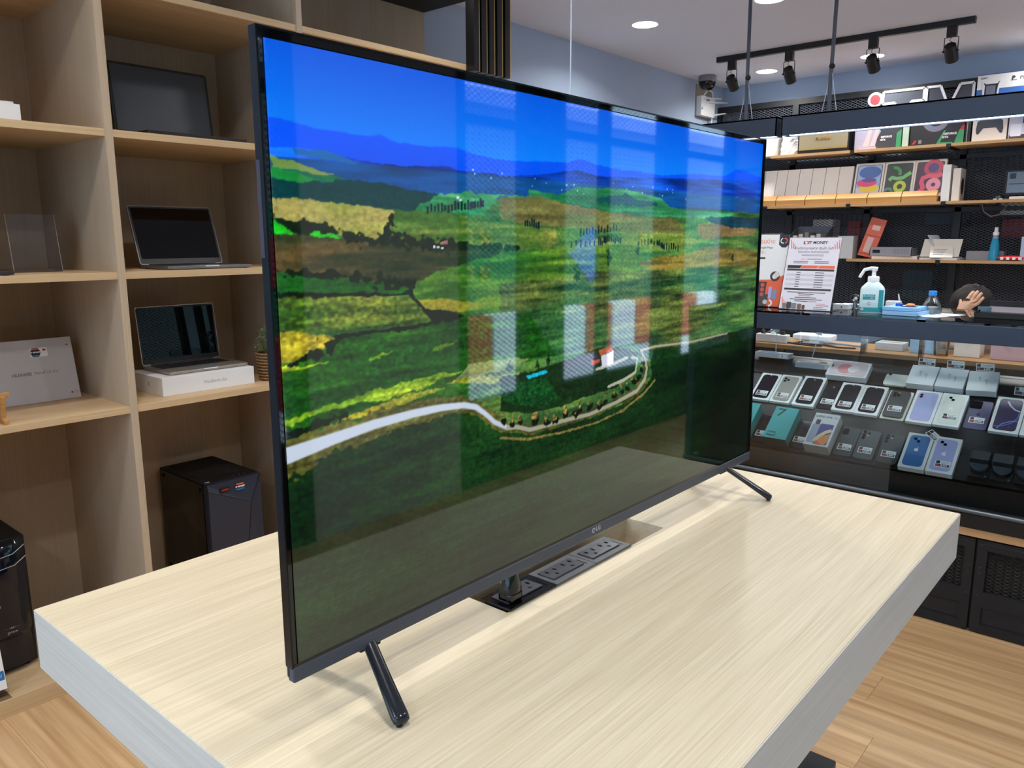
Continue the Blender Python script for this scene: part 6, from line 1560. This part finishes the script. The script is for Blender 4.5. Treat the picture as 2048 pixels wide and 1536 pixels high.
pn = thing('pen', 'slim black and white pen standing behind the blue cartons', 'pen', M=UP(3.05, 0.565, CT)); MB().lathe([(0.016, 0), (0.016, 0.003), (0.006, 0.006)], 14).build('pen_base', black, pn, smooth=True)
MB().tube([(0, 0, 0.005), (-0.008, 0.0, 0.035)], 0.004, 8).build('pen_barrel', black, pn); MB().tube([(-0.008, 0, 0.035), (-0.015, 0.0, 0.068)], [0.004, 0.0025], 8).build('pen_tip', lgrey, pn)
wb_ = thing('water_bottle', 'clear water bottle with bright blue cap on white paper', 'bottle', M=UP(2.99, 0.441, CT + 0.0012))
MB().lathe([(0.033, 0.0), (0.035, 0.004), (0.0345, 0.030), (0.030, 0.042), (0.014, 0.066), (0.0125, 0.072)], 24).build('bottle_wall', pane('bottle_clear', (0.9, 0.93, 0.95), 1.6), wb_, smooth=True)
MB().lathe([(0.032, 0.001), (0.0335, 0.004), (0.033, 0.026)], 24).build('bottle_label', mat('label_frost', (206, 214, 214), 0.5), wb_, smooth=True)
MB().lathe([(0.0145, 0.070), (0.0145, 0.086), (0.013, 0.088)], 18).build('bottle_cap', mat('cap_sky', (44, 138, 226), 0.35), wb_, smooth=True)
pd = MB().prism([(-0.075, -0.02), (0.0, -0.145), (0.05, -0.15), (0.11, 0.03), (-0.05, 0.07)], 0, 0.001).build('paper_sheet', white)
pd.matrix_world = UP(2.985, 0.437, CT + 0.0001); tag(pd, 'white paper sheet hanging over the counter edge under the bottle', 'paper')
pd2 = MB().prism([(-0.03, 0), (0.05, -0.02), (0.07, 0.02), (-0.01, 0.05)], 0, 0.0012).build('paper_slip', lgrey); pd2.matrix_world = UP(2.93, 0.40, CT + 0.0013); tag(pd2, 'small grey paper slip next to the water bottle', 'paper')
ty = thing('counter_tray', 'long low dark tray at the right of the counter top', 'tray', M=UP(2.93, 0.06, CT))
MB().box(-0.225, 0.225, 0, 0.30, 0, 0.022).build('tray_base', blackm, ty, bevel=0.002); MB().box(-0.22, 0.22, 0.01, 0.29, 0.022, 0.024).build('tray_mat', mat('tray_plum', (88, 80, 92), 0.6), ty)
MB().box(-0.225, 0.225, 0.292, 0.30, 0.022, 0.045).build('tray_lip', blackm, ty)
wt = thing('wrist_watch', 'small dark watch lying at the tray edge', 'watch', M=UP(2.95, 0.255, CT + 0.0241))
MB().ring(0.018, 0.022, 0, 0.016, n=20).build('watch_band', mat('watch_blue', (84, 110, 122), 0.4), wt); MB().disc(0.012, 0.0, 0.006, -0.02, -0.012, 16).build('watch_dial', blackg, wt)

# ---------------------------------------------------------------- person seated behind the counter, head bowed on one hand
person = thing('person', 'seated person with dark hair resting the bowed head on one hand', 'person', M=UP(4.02, 0.45, 0.0))
skin = mat('skin', (196, 150, 122), 0.55, noise=0.06, nscale=30)
shirt = mat('shirt_dark', (30, 32, 40), 0.8)
hair = mat('hair_dark', (30, 22, 20), 0.6, spec=0.25, noise=0.4, nscale=160)
def skinned(name, verts, edges, radii, m_, parent, root=0, sub=2):
    me = bpy.data.meshes.new(name); me.from_pydata(verts, edges, []); me.materials.append(m_)
    o = bpy.data.objects.new(name, me); COL.objects.link(o); o.parent = parent
    md = o.modifiers.new('skin', 'SKIN'); md.use_smooth_shade = True
    for i, r in enumerate(radii):
        sv = me.skin_vertices[0].data[i]; sv.radius = (r, r) if not isinstance(r, tuple) else r
        sv.use_root = (i == root)
    if sub:
        sd = o.modifiers.new('subdivision', 'SUBSURF'); sd.levels = sub; sd.render_levels = sub
    return o
V_, E_, R__ = [], [], []
def jv(p, r, prev=None):
    V_.append(p); R__.append(r)
    if prev is not None: E_.append((prev, len(V_) - 1))
    return len(V_) - 1
# local frame: x right in the picture (-world y), y away from the camera (+world x), front faces -y
pel = jv((0, 0.0, 0.60), (0.15, 0.11)); wst = jv((0, -0.03, 0.74), (0.13, 0.095), pel); chs = jv((0, -0.10, 0.90), (0.15, 0.10), wst); nk0 = jv((0, -0.17, 0.99), (0.07, 0.065), chs)
nk = jv((0, -0.22, 1.035), 0.05, nk0); h1 = jv((0, -0.265, 1.075), (0.062, 0.066), nk); h2 = jv((0, -0.30, 1.105), (0.073, 0.078), h1); h3 = jv((0, -0.345, 1.115), (0.066, 0.072), h2); h4 = jv((0, -0.385, 1.105), (0.045, 0.05), h3)
nose = jv((0.0, -0.385, 1.045), 0.012, h3); chin = jv((0, -0.335, 1.035), 0.03, h2)
for sx in (-1, 1):
    ear = jv((sx * 0.078, -0.285, 1.085), 0.013, h2)
    sh = jv((sx * 0.17, -0.12, 0.955), 0.062, chs)
    hip = jv((sx * 0.09, -0.03, 0.57), 0.085, pel); kn = jv((sx * 0.11, -0.20, 0.555), 0.06, hip); an_ = jv((sx * 0.11, -0.16, 0.13), 0.042, kn); toe = jv((sx * 0.11, -0.29, 0.10), 0.035, an_)
    if sx < 0:
        el = jv((-0.20, -0.34, 0.952), 0.042, sh); wr = jv((-0.06, -0.36, 0.945), 0.028, el); pm_ = jv((-0.02, -0.365, 0.94), (0.034, 0.02), wr)
        for k in range(4): a = jv((0.015, -0.39 + 0.016 * k, 0.935), 0.0085, pm_); jv((0.045, -0.39 + 0.016 * k, 0.930), 0.0075, a)
        a = jv((-0.015, -0.40, 0.935), 0.009, pm_); jv((0.005, -0.42, 0.93), 0.008, a)
    else:
        el = jv((0.10, -0.36, 0.955), 0.042, sh); fo = jv((0.03, -0.405, 1.03), 0.036, el); wr = jv((-0.005, -0.425, 1.085), 0.026, fo)
        pm_ = jv((0.012, -0.425, 1.118), (0.030, 0.016), wr); 
        kn4 = [(0.016, -0.418, 1.152), (0.030, -0.414, 1.150), (0.043, -0.410, 1.143), (0.052, -0.405, 1.132)]
        tp4 = [(0.032, -0.395, 1.186), (0.048, -0.390, 1.188), (0.062, -0.385, 1.180), (0.070, -0.382, 1.160)]
        for k, t4 in zip(kn4, tp4):
            a = jv(k, 0.0092, pm_); m4 = tuple((np.array(k) + np.array(t4)) / 2 + np.array((0, -0.004, 0.002))); b = jv(m4, 0.0085, a); jv(t4, 0.007, b)
        a = jv((-0.012, -0.405, 1.125), 0.0105, pm_); jv((-0.018, -0.392, 1.150), 0.009, a)
skinned('body', V_, E_, R__, skin, person, 0, 2)
# face details on the bowed head
for sx in (-1, 1):
    MB().sph((sx * 0.028, -0.392, 1.066), 0.009, 10, 8).build('eye', white3, person, smooth=True); MB().tube([(sx * 0.014, -0.398, 1.078), (sx * 0.040, -0.392, 1.077)], 0.0025, 6).build('eyebrow', hair, person)
MB().tube([(-0.018, -0.368, 1.030), (0.0, -0.374, 1.028), (0.018, -0.368, 1.030)], 0.004, 6).build('mouth', mat('lips', (160, 90, 84), 0.5), person)
# hair: swept cap with a parting
hb_ = MB(); vv = []; ff = []; nu, nv_ = 26, 14; rh = random.Random(4)
for i in range(nv_ + 1):
    th_ = 0.02 + 1.75 * i / nv_
    for k in range(nu):
        a = 2 * PI * k / nu
        st = 1 + 0.03 * math.sin(9 * a + 3 * th_) + rh.uniform(-0.012, 0.012)
        vv.append((0.087 * st * math.sin(th_) * math.cos(a), 0.098 * st * math.sin(th_) * math.sin(a), 0.094 * st * math.cos(th_)))
for i in range(nv_):
    for k in range(nu): ff.append((i * nu + k, i * nu + nu + k, i * nu + nu + (k + 1) % nu, i * nu + (k + 1) % nu))
ff.append(tuple(range(nu))); ff.append(tuple(range(nv_ * nu, nv_ * nu + nu))[::-1])
hb_.add(vv, ff, T(0.010, -0.316, 1.120, rx=math.radians(22), ry=math.radians(20))).build('hair', hair, person, smooth=True, ang=80)
# shirt and trousers as slightly larger skins over the same joints
sv_ = [(0, 0.0, 0.60), (0, -0.03, 0.74), (0, -0.10, 0.90), (0, -0.165, 0.985), (-0.17, -0.12, 0.955), (-0.19, -0.23, 0.955), (0.17, -0.12, 0.955), (0.135, -0.24, 0.958)]
skinned('shirt', sv_, [(0, 1), (1, 2), (2, 3), (2, 4), (4, 5), (2, 6), (6, 7)], [(0.165, 0.125), (0.145, 0.11), (0.165, 0.115), (0.08, 0.075), 0.074, 0.062, 0.074, 0.062], shirt, person)
tv_ = [(0, 0, 0.60), (-0.09, -0.03, 0.57), (-0.11, -0.20, 0.555), (-0.11, -0.17, 0.2), (0.09, -0.03, 0.57), (0.11, -0.20, 0.555), (0.11, -0.17, 0.2)]
skinned('trousers', tv_, [(0, 1), (1, 2), (2, 3), (0, 4), (4, 5), (5, 6)], [(0.155, 0.12), 0.095, 0.07, 0.055, 0.095, 0.07, 0.055], mat('trousers', (36, 40, 54), 0.8), person)
for sx in (-1, 1): MB().rrect(0.085, 0.24, 0.04, 0.0, 0.06, sx * 0.11, -0.22).build('shoe', black, person, bevel=0.01)
stl = thing('office_stool', 'round black stool behind the counter', 'stool', (4.02, 0.45, 0))
MB().lathe([(0.02, 0.42), (0.17, 0.43), (0.18, 0.45), (0.17, 0.475), (0.02, 0.478)], 24).build('seat', blackm, stl, smooth=True); MB().cyl((0, 0, 0.03), (0, 0, 0.43), 0.025).build('column', silver, stl, smooth=True); MB().lathe([(0.18, 0.0), (0.18, 0.012), (0.03, 0.03)], 24).build('base', blackm, stl, smooth=True)
